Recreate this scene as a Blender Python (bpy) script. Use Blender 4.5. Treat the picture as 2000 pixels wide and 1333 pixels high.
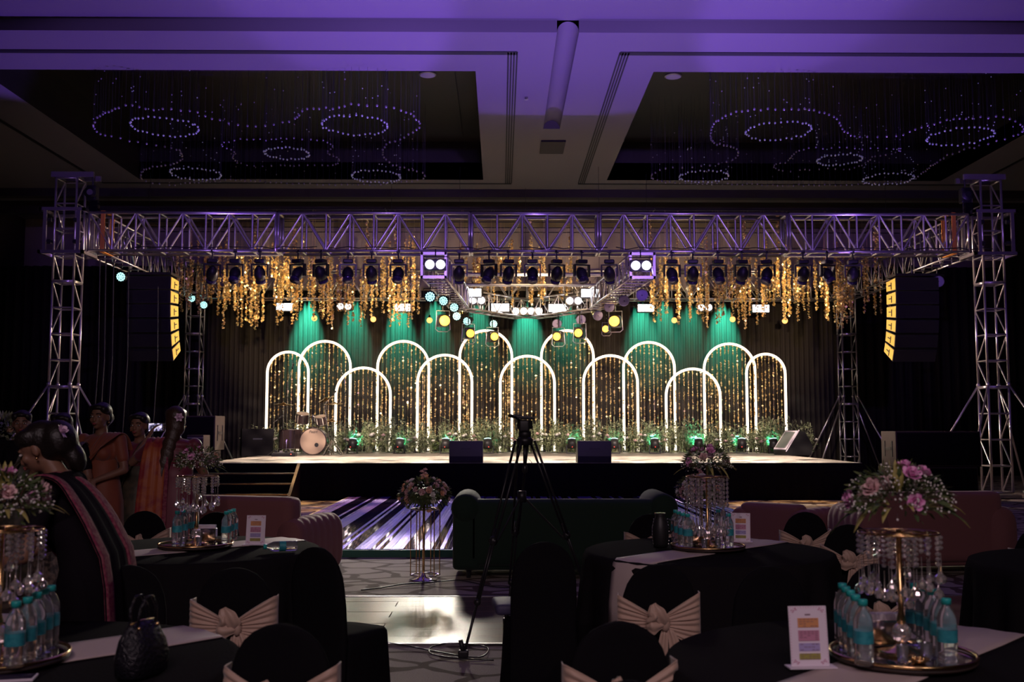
import bpy, bmesh, math, random
from mathutils import Vector, Matrix, Euler
R = random.Random(7)
PI = math.pi
S = bpy.context.scene
COL = S.collection
for o in list(bpy.data.objects): bpy.data.objects.remove(o)

# ------------------------------------------------------------------ camera
CAM = Vector((0, 0, 1.55)); F = 2000.0
cd = bpy.data.cameras.new('camera'); co = bpy.data.objects.new('camera', cd); COL.objects.link(co)
cd.sensor_width = 36; cd.lens = 36 * F / 2000; cd.clip_start = .05; cd.clip_end = 200
co.location = CAM
co.rotation_euler = (PI/2 + math.atan(166.5/F), 0, -math.atan(22/F))
S.camera = co
cd.dof.use_dof = True; cd.dof.focus_distance = 10.5; cd.dof.aperture_fstop = 4.0
CR = co.rotation_euler.to_matrix()

def at(px, py, Y):
    d = CR @ Vector(((px-1000)/F, (666.5-py)/F, -1)); return CAM + d*(Y/d.y)
def onz(px, py, z):
    d = CR @ Vector(((px-1000)/F, (666.5-py)/F, -1)); return CAM + d*((z-CAM.z)/d.z)

# ------------------------------------------------------------------ exposure, world
S.view_settings.view_transform = 'Standard'; S.view_settings.look = 'None'
S.view_settings.exposure = 0; S.view_settings.gamma = 1; S.view_settings.use_curve_mapping = False
w = bpy.data.worlds.new('world'); S.world = w; w.use_nodes = True
w.node_tree.nodes['Background'].inputs[0].default_value = (.55, .40, .60, 1)
w.node_tree.nodes['Background'].inputs[1].default_value = .0012

def light(kind, loc, tgt, energy, color, size=.1, angle=60, blend=.5, gobo=None, gs=8, sy=None):
    l = bpy.data.lights.new(kind.lower()+'_lamp', kind); l.energy = energy; l.color = color
    if kind == 'SPOT': l.spot_size = math.radians(angle); l.spot_blend = blend; l.shadow_soft_size = size
    elif kind == 'POINT': l.shadow_soft_size = size
    elif kind == 'AREA':
        l.size = size
        if sy: l.shape = 'RECTANGLE'; l.size_y = sy
        l.spread = math.radians(angle)
    o = bpy.data.objects.new(kind.lower()+'_lamp', l); COL.objects.link(o); o.location = loc
    if tgt is not None: o.rotation_euler = (Vector(tgt)-Vector(loc)).to_track_quat('-Z', 'Y').to_euler()
    if gobo:
        l.use_nodes = True; nt = l.node_tree; e = nt.nodes['Emission']
        tc = nt.nodes.new('ShaderNodeTexCoord'); mp = nt.nodes.new('ShaderNodeMapping'); mp.inputs['Scale'].default_value = (gs, gs*(2.2 if gobo == 'bars' else 1), gs)
        v = nt.nodes.new('ShaderNodeTexVoronoi'); v.feature = 'SMOOTH_F1'; v.inputs['Scale'].default_value = 1
        r = nt.nodes.new('ShaderNodeMapRange'); r.inputs['From Min'].default_value = .2; r.inputs['From Max'].default_value = .6
        r.inputs['To Min'].default_value = 1.6; r.inputs['To Max'].default_value = .12
        nt.links.new(tc.outputs['Normal'], mp.inputs[0]); nt.links.new(mp.outputs[0], v.inputs['Vector'])
        nt.links.new(v.outputs['Distance'], r.inputs['Value']); nt.links.new(r.outputs[0], e.inputs['Strength'])
    return o
VIO = (.42, .22, 1.0); WARM = (1, .66, .36); TEAL = (.07, 1, .60); WHITE = (1, .90, .74)
# violet wash on the ceiling: uplighters at the back of the hall
for x, e in ((-3.8, 3200), (1.1, 2300), (6.3, 3200)):
    light('SPOT', (x, 20.7, .2), (1.1+(x-1.1)*1.45, 17.7, 8.5), e, (.28, .125, 1.0), .05, 68, .2)
light('SPOT', (1.1, 12.0, .2), (1.1, 14.4, 8.5), 6200, (.34, .19, 1.0), .05, 84, .7)
# violet / rose front wash from behind the camera
for x in (-5.2, .8, 6.6):
    light('SPOT', (1.5+x*.3, -4, 6.2), (x, 22, 5.9), 3200 if x == .8 else 4200, (.40, .20, 1.0), .2, 26, .6)
light('AREA', (0, -3.5, 5.6), (0, 5, .8), 44, (1, .72, .84), 2.0, 110)
for x in (-1.6, 3.2):  # added unseen spots that put point highlights on the crystals
    light('SPOT', (x, -1.5, 5.6), (x*.8, 5.5, .8), 150, (1, .78, .78), .05, 75, .8)
# stage key lights; front ones hung among the moving heads of the front truss
for x in (-5.2, -3.0, .8, 4.8, 7.0):
    light('SPOT', (x, 22.4, 5.05), (x*.9, 27.4, .8), 1900, (1, .80, .62), .04, 70, .6, 'bars', 13)
for x in (-5, -2, 1, 4, 7):  # added back keys without fixtures, to brighten the deck
    light('SPOT', (x, 27.6, 5.15), (x*.95+.1, 24.6, .8), 3600, (1, .78, .58), .03, 50, .5, 'bars', 16)
for x in (-6, -2.4, .8, 4, 7.5):
    light('SPOT', (x, 22.5, 4.9), (x, 28.2, 4.9), 2000, (1, .72, .36), .1, 42, .8)
# teal wash on the drape
TEALX = [(598, 1.0), (690, .45), (780, .7), (850, .4), (935, .35), (1030, .9), (1110, .45), (1255, .7), (1300, .4), (1415, 1.0), (1350, .3)]
for px, k in TEALX:
    x = at(px, 650, 31.4).x
    light('SPOT', (x, 31.12, 6.25), (x, 31.62, 3.9), 2900*k, TEAL, .03, 33, 1)
# blinders and strobes aimed at the hall
for x, y, z, t, e, an in ((-1.4, 21.2, 4.6, (-2.0, 9.8, 0), 3900, 24), (2.95, 21.2, 4.6, (4.6, 10.8, 0), 1700, 22), (.7, 29.0, 4.9, (.2, 10.5, 0), 2000, 40)):
    light('SPOT', (x, y, z), t, e, WHITE, .35, an, 1)
# warm side light across the towers and the floor before the stage
for x, tx in ((-4.4, -3.9), (4.8, 6.1)):
    light('SPOT', (x, 21.68, 4.9), (tx, 19.6, 0), 1500, (1, .55, .2), .05, 46, .3, 'spots', 14)
light('SPOT', (-.4, 25.4, 4.3), (-10, 21.5, 3.0), 3000, (1, .70, .60), .1, 50, .7)
light('SPOT', (1.9, 25.4, 4.3), (11.5, 21.5, 3.0), 3000, (1, .70, .60), .1, 50, .7)
# violet down-light on the mirrored walkway
for x in (-2.2, .5, 3.2):
    light('SPOT', (x, 21.6, 5.1), (x, 17.5, 0), 330, (.30, .16, 1.0), .08, 62, .5)
# teal floor cans among the flowers
PARX = [688, 780, 870, 953, 1117, 1200, 1279, 1365, 1449, 1512]
for i, px in enumerate(PARX):
    p = at(px, 870, 28.9)
    light('SPOT', (p.x, 29.2, 1.05), (p.x+.15, 30.2, 1.45), 80*(1.3 if i in (0, 2, 7, 9) else .45), TEAL, .05, 70, .7)

# ------------------------------------------------------------------ materials
def mat(name, col, rough=.6, metal=0, emit=None, es=0, trans=0, ior=1.45, spec=.5, sheen=0, bump=None, var=None, alpha=1):
    m = bpy.data.materials.new(name); m.use_nodes = True; nt = m.node_tree; b = nt.nodes['Principled BSDF']
    b.inputs['Base Color'].default_value = (*col, 1); b.inputs['Roughness'].default_value = rough; b.inputs['Metallic'].default_value = metal
    b.inputs['Specular IOR Level'].default_value = spec; b.inputs['IOR'].default_value = ior
    b.inputs['Transmission Weight'].default_value = trans; b.inputs['Sheen Weight'].default_value = sheen
    b.inputs['Alpha'].default_value = alpha
    if emit: b.inputs['Emission Color'].default_value = (*emit, 1); b.inputs['Emission Strength'].default_value = es
    if bump or var:
        tc = nt.nodes.new('ShaderNodeTexCoord'); n = nt.nodes.new('ShaderNodeTexNoise'); n.inputs['Scale'].default_value = (bump or var)[0]
        n.inputs['Detail'].default_value = 4; nt.links.new(tc.outputs['Object'], n.inputs['Vector'])
    if bump:
        bp = nt.nodes.new('ShaderNodeBump'); bp.inputs['Strength'].default_value = bump[1]; bp.inputs['Distance'].default_value = .01
        nt.links.new(n.outputs['Fac'], bp.inputs['Height']); nt.links.new(bp.outputs[0], b.inputs['Normal'])
    if var:
        mx = nt.nodes.new('ShaderNodeMix'); mx.data_type = 'RGBA'; mx.inputs['A'].default_value = (*col, 1); mx.inputs['B'].default_value = (*var[1], 1)
        cr = nt.nodes.new('ShaderNodeMapRange'); cr.inputs['From Min'].default_value = .4; cr.inputs['From Max'].default_value = .6
        nt.links.new(n.outputs['Fac'], cr.inputs['Value']); nt.links.new(cr.outputs[0], mx.inputs['Factor']); nt.links.new(mx.outputs['Result'], b.inputs['Base Color'])
    return m
def objrand(m, cols):
    """colour picked by position noise of each piece (sequins, petals)"""
    nt = m.node_tree; b = nt.nodes['Principled BSDF']; g = nt.nodes.new('ShaderNodeNewGeometry'); r = nt.nodes.new('ShaderNodeValToRGB')
    el = r.color_ramp.elements; el[0].color = (*cols[0], 1); el[1].color = (*cols[-1], 1)
    for i, c in enumerate(cols[1:-1]): e = el.new((i+1)/(len(cols)-1)); e.color = (*c, 1)
    nt.links.new(g.outputs['Random Per Island'], r.inputs[0]); nt.links.new(r.outputs[0], b.inputs['Base Color']); return m
MT = dict(
 plaster=mat('plaster', (.135, .122, .135), .85, bump=(3, .05)),
 coffer=mat('coffer_black', (.012, .009, .010), .5),
 wall=mat('wall_paint', (.030, .024, .028), .8, bump=(2, .1)),
 wallgrey=mat('wall_grey', (.34, .28, .26), .85, var=(.8, (.26, .21, .2))),
 slot=mat('slot_black', (.006, .006, .007), .7),
 black=mat('black_cloth', (.008, .007, .009), .95, spec=.04, bump=(60, .15)),
 cloth=mat('table_cloth', (.013, .011, .013), .95, spec=.02, bump=(90, .3)),
 drape=mat('drape', (.026, .021, .020), .75, spec=.3, bump=(30, .1)),
 sidedrape=mat('side_drape', (.012, .010, .010), .8, spec=.3),
 alu=mat('aluminium', (.62, .58, .60), .28, .9),
 alud=mat('aluminium_dull', (.30, .28, .29), .42, .8),
 bmetal=mat('black_metal', (.018, .017, .02), .38, .2),
 bplastic=mat('black_plastic', (.015, .014, .016), .45),
 orange=mat('ratchet_strap', (.75, .30, .05), .7),
 gold=mat('gold', (.85, .55, .25), .22, 1),
 steel=mat('polished_steel', (.75, .70, .68), .12, 1),
 mirror=mat('mirror', (.8, .76, .78), .04, 1),
 sash=mat('beige_sash', (.50, .34, .26), .5, spec=.5, sheen=.3, bump=(25, .1)),
 runner=mat('beige_runner', (.55, .44, .42), .55, spec=.4, bump=(40, .08)),
 card=mat('white_card', (.80, .70, .80), .6),
 deck=mat('stage_carpet', (.25, .21, .19), .46, spec=1, var=(4, (.20, .17, .15)), bump=(9, .35)),
 neon=mat('neon_tube', (1, .95, .85), .4, emit=(1, .86, .66), es=3),
 lampw=mat('white_lamp', (1, 1, 1), .4, emit=(.92, .95, 1), es=7),
 lampled=mat('led_lamp', (.8, 1, 1), .4, emit=(.40, .95, .90), es=2.2),
 lampy=mat('yellow_lens', (1, .8, .2), .4, emit=(1, .52, .05), es=2.2),
 lampo=mat('amber_lens', (1, .6, .2), .4, emit=(1, .40, .035), es=5.5),
 bulb=mat('warm_bulb', (1, .7, .3), .4, emit=(1, .42, .10), es=2),
 redled=mat('red_led', (1, .1, .1), .4, emit=(1, .08, .04), es=3),
 lens=mat('dark_lens', (.05, .04, .10), .1, .3),
 vface=mat('frosted_lens', (.40, .34, .62), .35, spec=.6),
 leaf=objrand(mat('leaf', (.1, .2, .05), .6), [(.14, .17, .08), (.34, .36, .20), (.20, .26, .13), (.42, .42, .28)]),
 darkleaf=objrand(mat('dark_leaf', (.05, .1, .03), .6), [(.03, .05, .02), (.09, .13, .04), (.13, .14, .05)]),
 yleaf=mat('lily_leaf', (.38, .33, .10), .5),
 white=mat('white_petal', (.80, .76, .72), .6),
 pinkp=mat('pink_petal', (.72, .22, .52), .6, var=(60, (.9, .5, .75))),
 pinkpale=mat('pale_pink_petal', (.82, .58, .55), .6, var=(60, (.6, .35, .38))),
 peach=mat('peach_petal', (.85, .50, .32), .6),
 teal=mat('teal_plastic', (.02, .38, .36), .4),
 label=mat('teal_label', (.02, .22, .27), .5, var=(40, (.04, .3, .35))),
 crystal=mat('crystal', (1, .93, .90), .08, .42, trans=.72, ior=1.6, spec=1),
 velvetg=mat('green_velvet', (.014, .030, .020), .8, sheen=.12, spec=.2),
 mauve=mat('mauve_velvet', (.24, .10, .10), .8, sheen=.1, spec=.2),
 skin=mat('skin', (.24, .12, .075), .5),
 hair=mat('hair', (.012, .008, .007), .42, bump=(80, .3)),
 hairb=mat('brown_hair', (.05, .026, .017), .4, bump=(80, .3)),
 wood=mat('stained_board', (.036, .022, .018), .6, bump=(15, .3)),
 cream=mat('drum_skin', (.26, .18, .14), .5),
 chrome=mat('chrome', (.85, .83, .80), .1, 1),
 drumshell=mat('drum_shell', (.03, .018, .02), .2),
 yellowside=mat('yellow_lit_side', (.80, .58, .10), .5),  # yellow stage light on the cabinet side, put into its colour
 plum=mat('plum_pad', (.07, .06, .13), .6),
)
m = bpy.data.materials.new('water_bottle'); m.use_nodes = True; b = m.node_tree.nodes['Principled BSDF']
b.inputs['Base Color'].default_value = (.96, .97, 1, 1); b.inputs['Roughness'].default_value = .03; b.inputs['Transmission Weight'].default_value = .93; b.inputs['IOR'].default_value = 1.33
MT['water'] = m
m = MT['glass'] = m.copy(); m.name = 'clear_glass'
# gold sequins
MT['sequin'] = objrand(mat('gold_sequin', (.8, .5, .2), .34, .75), [(.66, .40, .14), (1, .80, .42), (.85, .56, .22), (1, .80, .50)])
# carpet: printed pebble pattern
def carpet():
    m = bpy.data.materials.new('pebble_carpet'); m.use_nodes = True; nt = m.node_tree; b = nt.nodes['Principled BSDF']; N = nt.nodes.new; L = nt.links.new
    tc = N('ShaderNodeTexCoord'); mp = N('ShaderNodeMapping'); mp.inputs['Scale'].default_value = (1.5, 2.1, 1); L(tc.outputs['Object'], mp.inputs[0])
    no = N('ShaderNodeTexNoise'); no.inputs['Scale'].default_value = 1.1; L(mp.outputs[0], no.inputs['Vector'])
    mx = N('ShaderNodeMix'); mx.data_type = 'VECTOR'; mx.inputs[0].default_value = .32; L(mp.outputs[0], mx.inputs[4]); L(no.outputs['Color'], mx.inputs[5])
    v = N('ShaderNodeTexVoronoi'); v.feature = 'DISTANCE_TO_EDGE'; v.inputs['Scale'].default_value = 2.0; L(mx.outputs[1], v.inputs['Vector'])
    r = N('ShaderNodeMapRange'); r.inputs['From Min'].default_value = .075; r.inputs['From Max'].default_value = .10; L(v.outputs['Distance'], r.inputs['Value'])
    pile = N('ShaderNodeTexNoise'); pile.inputs['Scale'].default_value = 120; L(tc.outputs['Object'], pile.inputs['Vector'])
    c = N('ShaderNodeMix'); c.data_type = 'RGBA'; c.inputs['A'].default_value = (.13, .095, .075, 1); c.inputs['B'].default_value = (.46, .40, .34, 1)
    L(r.outputs[0], c.inputs['Factor'])
    c2 = N('ShaderNodeMix'); c2.data_type = 'RGBA'; c2.blend_type = 'MULTIPLY'; c2.inputs['Factor'].default_value = .6; L(c.outputs['Result'], c2.inputs['A']); L(pile.outputs['Fac'], c2.inputs['B'])
    L(c2.outputs['Result'], b.inputs['Base Color']); b.inputs['Roughness'].default_value = .95; b.inputs['Specular IOR Level'].default_value = .15
    bp = N('ShaderNodeBump'); bp.inputs['Strength'].default_value = .5; bp.inputs['Distance'].default_value = .01; L(pile.outputs['Fac'], bp.inputs['Height']); L(bp.outputs[0], b.inputs['Normal'])
    return m
MT['carpet'] = carpet()
MT['parquet'] = mat('parquet', (.10, .065, .055), .2, spec=.9, var=(6, (.16, .11, .09)), bump=(1.2, .12))
MT['foil'] = mat('mirror_foil', (.26, .19, .66), .07, .95, bump=(2.5, .2))
MT['foil2'] = mat('violet_foil', (.13, .07, .50), .35, .25, bump=(14, .5))
MT['foil3'] = mat('pale_foil', (.30, .22, .78), .25, .75, var=(7, (.12, .08, .45)), bump=(40, .9))
MT['redsari'] = mat('red_silk', (.26, .02, .03), .5, sheen=.1, var=(9, (.42, .10, .03)))
MT['maroon'] = mat('maroon_silk', (.16, .02, .04), .5, sheen=.3)
MT['orangesari'] = mat('rust_silk', (.25, .065, .03), .6, sheen=.3)
MT['blacksari'] = mat('black_silk', (.012, .009, .013), .9, spec=.03)
MT['patsari'] = mat('patterned_sari', (.04, .03, .03), .5, var=(22, (.22, .16, .13)))
MT['pinkborder'] = mat('pink_border', (.20, .03, .07), .8, spec=.1, var=(50, (.28, .09, .11)))
MT['darksari'] = mat('dark_green_sari', (.05, .05, .035), .5, var=(15, (.10, .08, .05)))

# ------------------------------------------------------------------ mesh tools
def frame(d):
    d = Vector(d).normalized(); u = Vector((0, 0, 1)) if abs(d.z) < .95 else Vector((1, 0, 0))
    a = d.cross(u).normalized(); return a, d.cross(a).normalized()
class M:
    def __init__(s): s.v = []; s.f = []; s.m = []; s.cm = 0
    def add(s, vs, fs):
        n = len(s.v); s.v += [tuple(v) for v in vs]; s.f += [tuple(i+n for i in f) for f in fs]; s.m += [s.cm]*len(fs); return s
    def box(s, c, d, rot=None):
        x, y, z = d[0]/2, d[1]/2, d[2]/2; vs = [Vector((i*x, j*y, k*z)) for i in (-1, 1) for j in (-1, 1) for k in (-1, 1)]
        if rot is not None: vs = [rot @ v for v in vs]
        c = Vector(c); return s.add([v+c for v in vs], [(0, 1, 3, 2), (4, 6, 7, 5), (0, 4, 5, 1), (2, 3, 7, 6), (0, 2, 6, 4), (1, 5, 7, 3)])
    def rbox(s, c, d, b=.02, rot=None):
        """box with chamfered edges"""
        bm = bmesh.new(); bmesh.ops.create_cube(bm, size=1); bmesh.ops.scale(bm, vec=d, verts=bm.verts)
        bmesh.ops.bevel(bm, geom=bm.edges[:], offset=min(b, min(d)*.45), segments=3, affect='EDGES', profile=.6)
        vs = [v.co.copy() for v in bm.verts]; fs = [[v.index for v in f.verts] for f in bm.faces]; bm.free()
        if rot is not None: vs = [rot @ v for v in vs]
        c = Vector(c); return s.add([v+c for v in vs], fs)
    def cyl(s, p, q, r0, r1=None, n=10, cap=True):
        if r1 is None: r1 = r0
        p, q = Vector(p), Vector(q); a, b = frame(q-p); vs = []
        for c, r in ((p, r0), (q, r1)):
            for i in range(n): t = 2*PI*i/n; vs.append(c+(a*math.cos(t)+b*math.sin(t))*r)
        fs = [(i, (i+1) % n, n+(i+1) % n, n+i) for i in range(n)]
        if cap: fs += [tuple(range(n))[::-1], tuple(range(n, 2*n))]
        return s.add(vs, fs)
    def tube(s, pts, r, n=8, closed=False, cap=True):
        pts = [Vector(p) for p in pts]; k = len(pts); rs = r if isinstance(r, (list, tuple)) else [r]*k; vs = []; pa = None
        for i, p in enumerate(pts):
            d = (pts[(i+1) % k]-pts[i-1]) if closed else (pts[min(i+1, k-1)]-pts[max(i-1, 0)])
            if pa is None: a, b = frame(d)
            else:
                d = d.normalized(); a = (pa-d*pa.dot(d)).normalized(); b = d.cross(a).normalized()
            pa = a
            for j in range(n): t = 2*PI*j/n; vs.append(p+(a*math.cos(t)+b*math.sin(t))*rs[i])
        fs = []
        for i in range(k if closed else k-1):
            for j in range(n): i2 = (i+1) % k; fs.append((i*n+j, i*n+(j+1) % n, i2*n+(j+1) % n, i2*n+j))
        if cap and not closed: fs += [tuple(range(n))[::-1], tuple(range((k-1)*n, k*n))]
        return s.add(vs, fs)
    def loft(s, rings, cap=True):
        n = len(rings[0]); vs = [v for r in rings for v in r]; fs = []
        for i in range(len(rings)-1):
            for j in range(n): fs.append((i*n+j, i*n+(j+1) % n, (i+1)*n+(j+1) % n, (i+1)*n+j))
        if cap: fs += [tuple(range(n))[::-1], tuple(range((len(rings)-1)*n, len(rings)*n))]
        return s.add(vs, fs)
    def lathe(s, prof, c=(0, 0, 0), n=16, cap=True):
        c = Vector(c); return s.loft([[c+Vector((r*math.cos(2*PI*i/n), r*math.sin(2*PI*i/n), z)) for i in range(n)] for r, z in prof], cap)
    def ell(s, c, r, n=10, k=7, rot=None):
        if isinstance(r, (int, float)): r = (r, r, r)
        c = Vector(c); rings = []
        for i in range(k+1):
            t = PI*(i+.02)/(k+.04); ring = []
            for j in range(n):
                v = Vector((r[0]*math.sin(t)*math.cos(2*PI*j/n), r[1]*math.sin(t)*math.sin(2*PI*j/n), -r[2]*math.cos(t)))
                if rot is not None: v = rot @ v
                ring.append(c+v)
            rings.append(ring)
        return s.loft(rings)
    def grid(s, rows, thick=0, closed=False):
        a, b = len(rows), len(rows[0]); vs = [v for r in rows for v in r]; fs = []
        for i in range(a-1):
            for j in range(b if closed else b-1): fs.append((i*b+j, i*b+(j+1) % b, (i+1)*b+(j+1) % b, (i+1)*b+j))
        return s.add(vs, fs)
    def leafq(s, p, d, nrm, L, W, bend=.15):
        p = Vector(p); d = Vector(d).normalized(); a = d.cross(Vector(nrm)).normalized(); u = a.cross(d)
        vs = [p, p+d*L*.35+a*W*.5+u*L*.05, p+d*L*.35-a*W*.5+u*L*.05, p+d*L*.4, p+d*L*.75+a*W*.35-u*L*bend*.5, p+d*L*.75-a*W*.35-u*L*bend*.5, p+d*L-u*L*bend]
        return s.add(vs, [(0, 1, 3), (0, 3, 2), (1, 4, 3), (3, 5, 2), (3, 4, 6), (3, 6, 5)])
    def xf(s, mtx): s.v = [tuple(mtx @ Vector(v)) for v in s.v]; return s
    def merge(s, o): return s.add(o.v, o.f)
    def mesh(s, name, mats, smooth=False, solid=0):
        me = bpy.data.meshes.new(name); me.from_pydata(s.v, [], s.f)
        for k in (mats if isinstance(mats, (list, tuple)) else [mats]): me.materials.append(MT[k] if isinstance(k, str) else k)
        me.polygons.foreach_set('material_index', s.m)
        if smooth: me.polygons.foreach_set('use_smooth', [True]*len(me.polygons))
        me.update(); return me
    def build(s, name, mats, parent=None, smooth=False, world=False, solid=0):
        if world and parent is not None: off = parent_off(parent); s.v = [tuple(Vector(v)-off) for v in s.v]
        o = bpy.data.objects.new(name, s.mesh(name, mats, smooth)); COL.objects.link(o); o.parent = parent
        if solid: md = o.modifiers.new('thickness', 'SOLIDIFY'); md.thickness = solid; md.offset = 0
        return o
def parent_off(p):
    o = Vector((0, 0, 0))
    while p is not None: o += p.location; p = p.parent
    return o
def sharp(o, ang=40):
    """smooth shading with hard edges above an angle"""
    bm = bmesh.new(); bm.from_mesh(o.data)
    for e in bm.edges:
        if len(e.link_faces) == 2 and e.calc_face_angle(0) > math.radians(ang): e.smooth = False
    for f in bm.faces: f.smooth = True
    bm.to_mesh(o.data); bm.free(); return o
def tag(o, label=None, cat=None, group=None, kind=None):
    if label: o['label'] = label
    if cat: o['category'] = cat
    if group: o['group'] = group
    if kind: o['kind'] = kind
    return o
def thing(name, label, cat, loc=(0, 0, 0), rz=0, group=None):
    o = bpy.data.objects.new(name, None); COL.objects.link(o); o.location = loc; o.rotation_euler = (0, 0, rz); o.empty_display_size = .1
    return tag(o, label, cat, group)
KIDS = {}
def copy_tree(o, parent=None, allobj=None):
    c = o.copy(); COL.objects.link(c); c.parent = parent
    for ch in list(o.children): copy_tree(ch, c)
    return c
def struct(mb, name, m, smooth=False): return tag(mb.build(name, m, None, smooth), kind='structure')
def place(proto, first, loc, rz=0, label=None, group=None, scale=None):
    o = proto if first else copy_tree(proto)
    o.location = loc; o.rotation_euler = (0, 0, rz)
    if scale: o.scale = scale
    if label: o['label'] = label
    if group: o['group'] = group
    return o
UC = {}
def bar(name, p, q, r, m, parent, n=8):
    """a pipe: shared unit cylinder stretched between two world points"""
    key = (m, n)
    if key not in UC: UC[key] = M().cyl((0, 0, 0), (0, 0, 1), 1, n=n).mesh('pipe', m, True)
    off = parent_off(parent); p = Vector(p)-off; q = Vector(q)-off; d = q-p
    o = bpy.data.objects.new(name, UC[key]); COL.objects.link(o); o.parent = parent
    o.location = p; o.rotation_mode = 'QUATERNION'; o.rotation_quaternion = d.to_track_quat('Z', 'Y'); o.scale = (r, r, d.length); return o
def voxel(mb, size, name, m, parent, smoothit=3):
    """fuse overlapping closed pieces into one continuous skin"""
    o = mb.build('tmp', m); md = o.modifiers.new('r', 'REMESH'); md.mode = 'VOXEL'; md.voxel_size = size; md.use_smooth_shade = True
    sm = o.modifiers.new('s', 'SMOOTH'); sm.factor = .5; sm.iterations = smoothit
    dg = bpy.context.evaluated_depsgraph_get(); me = bpy.data.meshes.new_from_object(o.evaluated_get(dg))
    me.name = name; me.materials.clear()
    for k in (m if isinstance(m, (list, tuple)) else [m]): me.materials.append(MT[k])
    for p in me.polygons: p.use_smooth = True
    bpy.data.objects.remove(o); n = bpy.data.objects.new(name, me); COL.objects.link(n); n.parent = parent; return n
ORD = ['first', 'second', 'third', 'fourth', 'fifth', 'sixth', 'seventh', 'eighth', 'ninth', 'tenth', 'eleventh', 'twelfth', 'thirteenth', 'fourteenth', 'fifteenth', 'sixteenth', 'seventeenth', 'eighteenth', 'nineteenth', 'twentieth', 'twenty-first', 'twenty-second', 'twenty-third', 'twenty-fourth']
# ================================================================== THE HALL
MT['edgegreen'] = mat('green_edge', (.03, .16, .11), .5)
H = 8.5; XL, XR, YB, YF = -16.0, 17.0, 34.2, -7.0
struct(M().box(((XL+XR)/2, (YB+YF)/2, -.05), (XR-XL, YB-YF, .1)), 'floor', 'carpet')
struct(M().box((XL-.1, (YB+YF)/2, 4.5), (.2, YB-YF, 9.2)), 'wall_left', 'wall')
struct(M().box((XR+.1, (YB+YF)/2, 4.5), (.2, YB-YF, 9.2)), 'wall_right', 'wall')
struct(M().box(((XL+XR)/2, YB+.1, 4.5), (XR-XL+.4, .2, 9.2)), 'wall_back', 'wallgrey')
struct(M().box(((XL+XR)/2, YF-.1, 4.5), (XR-XL+.4, .2, 9.2)), 'wall_front', 'wall')
# ceiling: high slab over the tables, lower slab beyond with two coffers and a rounded channel
C = M(); Y0, Y1, Y2 = 17.6, 19.6, 28.5
LX0, LX1, RX0, RX1 = -10.2, -.5, 3.0, 12.5; T0, T1, TY = .99, 1.38, 23.5
def slab(x0, x1, y0, y1, z=H): C.box(((x0+x1)/2, (y0+y1)/2, z+.25), (x1-x0, y1-y0, .5))
slab(XL, XR, YF, Y0, H+.22)
slab(XL, T0, Y0, Y1); slab(T1, XR, Y0, Y1)
slab(XL, LX0, Y1, Y2); slab(LX1, T0, Y1, Y2); slab(T1, RX0, Y1, Y2); slab(RX1, XR, Y1, Y2); slab(T0, T1, TY, Y2); slab(XL, XR, Y2, YB)
struct(C, 'ceiling', 'plaster')
g = M(); n = 14                                  # half-round channel
rows = [[Vector(((T0+T1)/2-(T1-T0)/2*math.cos(PI*i/n), y, H+.20*math.sin(PI*i/n))) for i in range(n+1)] for y in (Y0, TY)]
g.grid(rows); struct(g, 'trim_1', 'plaster', True)
for k, (x0, x1) in enumerate(((LX0, LX1), (RX0, RX1))):
    c = M(); z0, z1 = H+.001, 9.6
    for (a, b_, cc, d) in ((x0, x1, Y1-.04, Y1), (x0, x1, Y2, Y2+.04), (x0-.04, x0, Y1, Y2), (x1, x1+.04, Y1, Y2)):
        c.box(((a+b_)/2, (cc+d)/2, (z0+z1)/2), (b_-a, d-cc, z1-z0))
    c.box(((x0+x1)/2, (Y1+Y2)/2, z1+.03), (x1-x0+.1, Y2-Y1+.1, .06))
    struct(c, 'trim_%d' % (2+k), 'coffer')
# linear slots framing each coffer
def slots(idx, xin, xout, sgn):
    m_ = M()
    m_.box(((xin+xout)/2, 18.60, H-.004), (abs(xout-xin), .16, .016))
    for j in range(4): m_.box((xin+sgn*(j*.055), 23.7, H-.004), (.030, 10.3, .016))
    m_.box((xout, 23.7, H-.004), (.10, 10.3, .016)); m_.box(((xin+xout)/2, 28.95, H-.004), (abs(xout-xin), .10, .016))
    struct(m_, 'trim_%d' % idx, 'slot')
slots(4, .30, -11.4, -1); slots(5, 2.22, 13.6, 1)
for i, (y, z, hgt) in enumerate(((29.8, 8.38, .24), (31.5, 8.3, .4))):
    struct(M().box(((XL+XR)/2, y, z), (XR-XL, .3, hgt)), 'trim_%d' % (6+i), 'wall')
struct(M().box((1.28, 25.0, H-.02), (.6, 1.1, .05)), 'trim_8', 'wall')
struct(M().box((-15.2, 27.0, 6.9), (1.4, .3, 2.6)), 'trim_9', 'wallgrey')
for px, py in ((835, 145), (1315, 148)):
    p = onz(px, py, 9.55); o = thing('ceiling_speaker', 'flat round ceiling speaker in the %s dark coffer, towards the middle of the room' % ('left' if px < 978 else 'right'), 'speaker', p)
    M().lathe([(.18, -.03), (.2, -.02), (.2, .02)], n=20).build('rim', 'alud', o); M().lathe([(.17, -.035), (.17, -.02)], n=20).build('grille', 'vface', o)
p = onz(1028, 190, H); o = thing('sprinkler', 'tiny sprinkler head on the violet ceiling between the coffers', 'sprinkler', p)
M().cyl((0, 0, 0), (0, 0, -.05), .03, .015).build('stem', 'alud', o); M().lathe([(.045, -.055), (.045, -.05)], n=12).build('deflector', 'alud', o)
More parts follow.
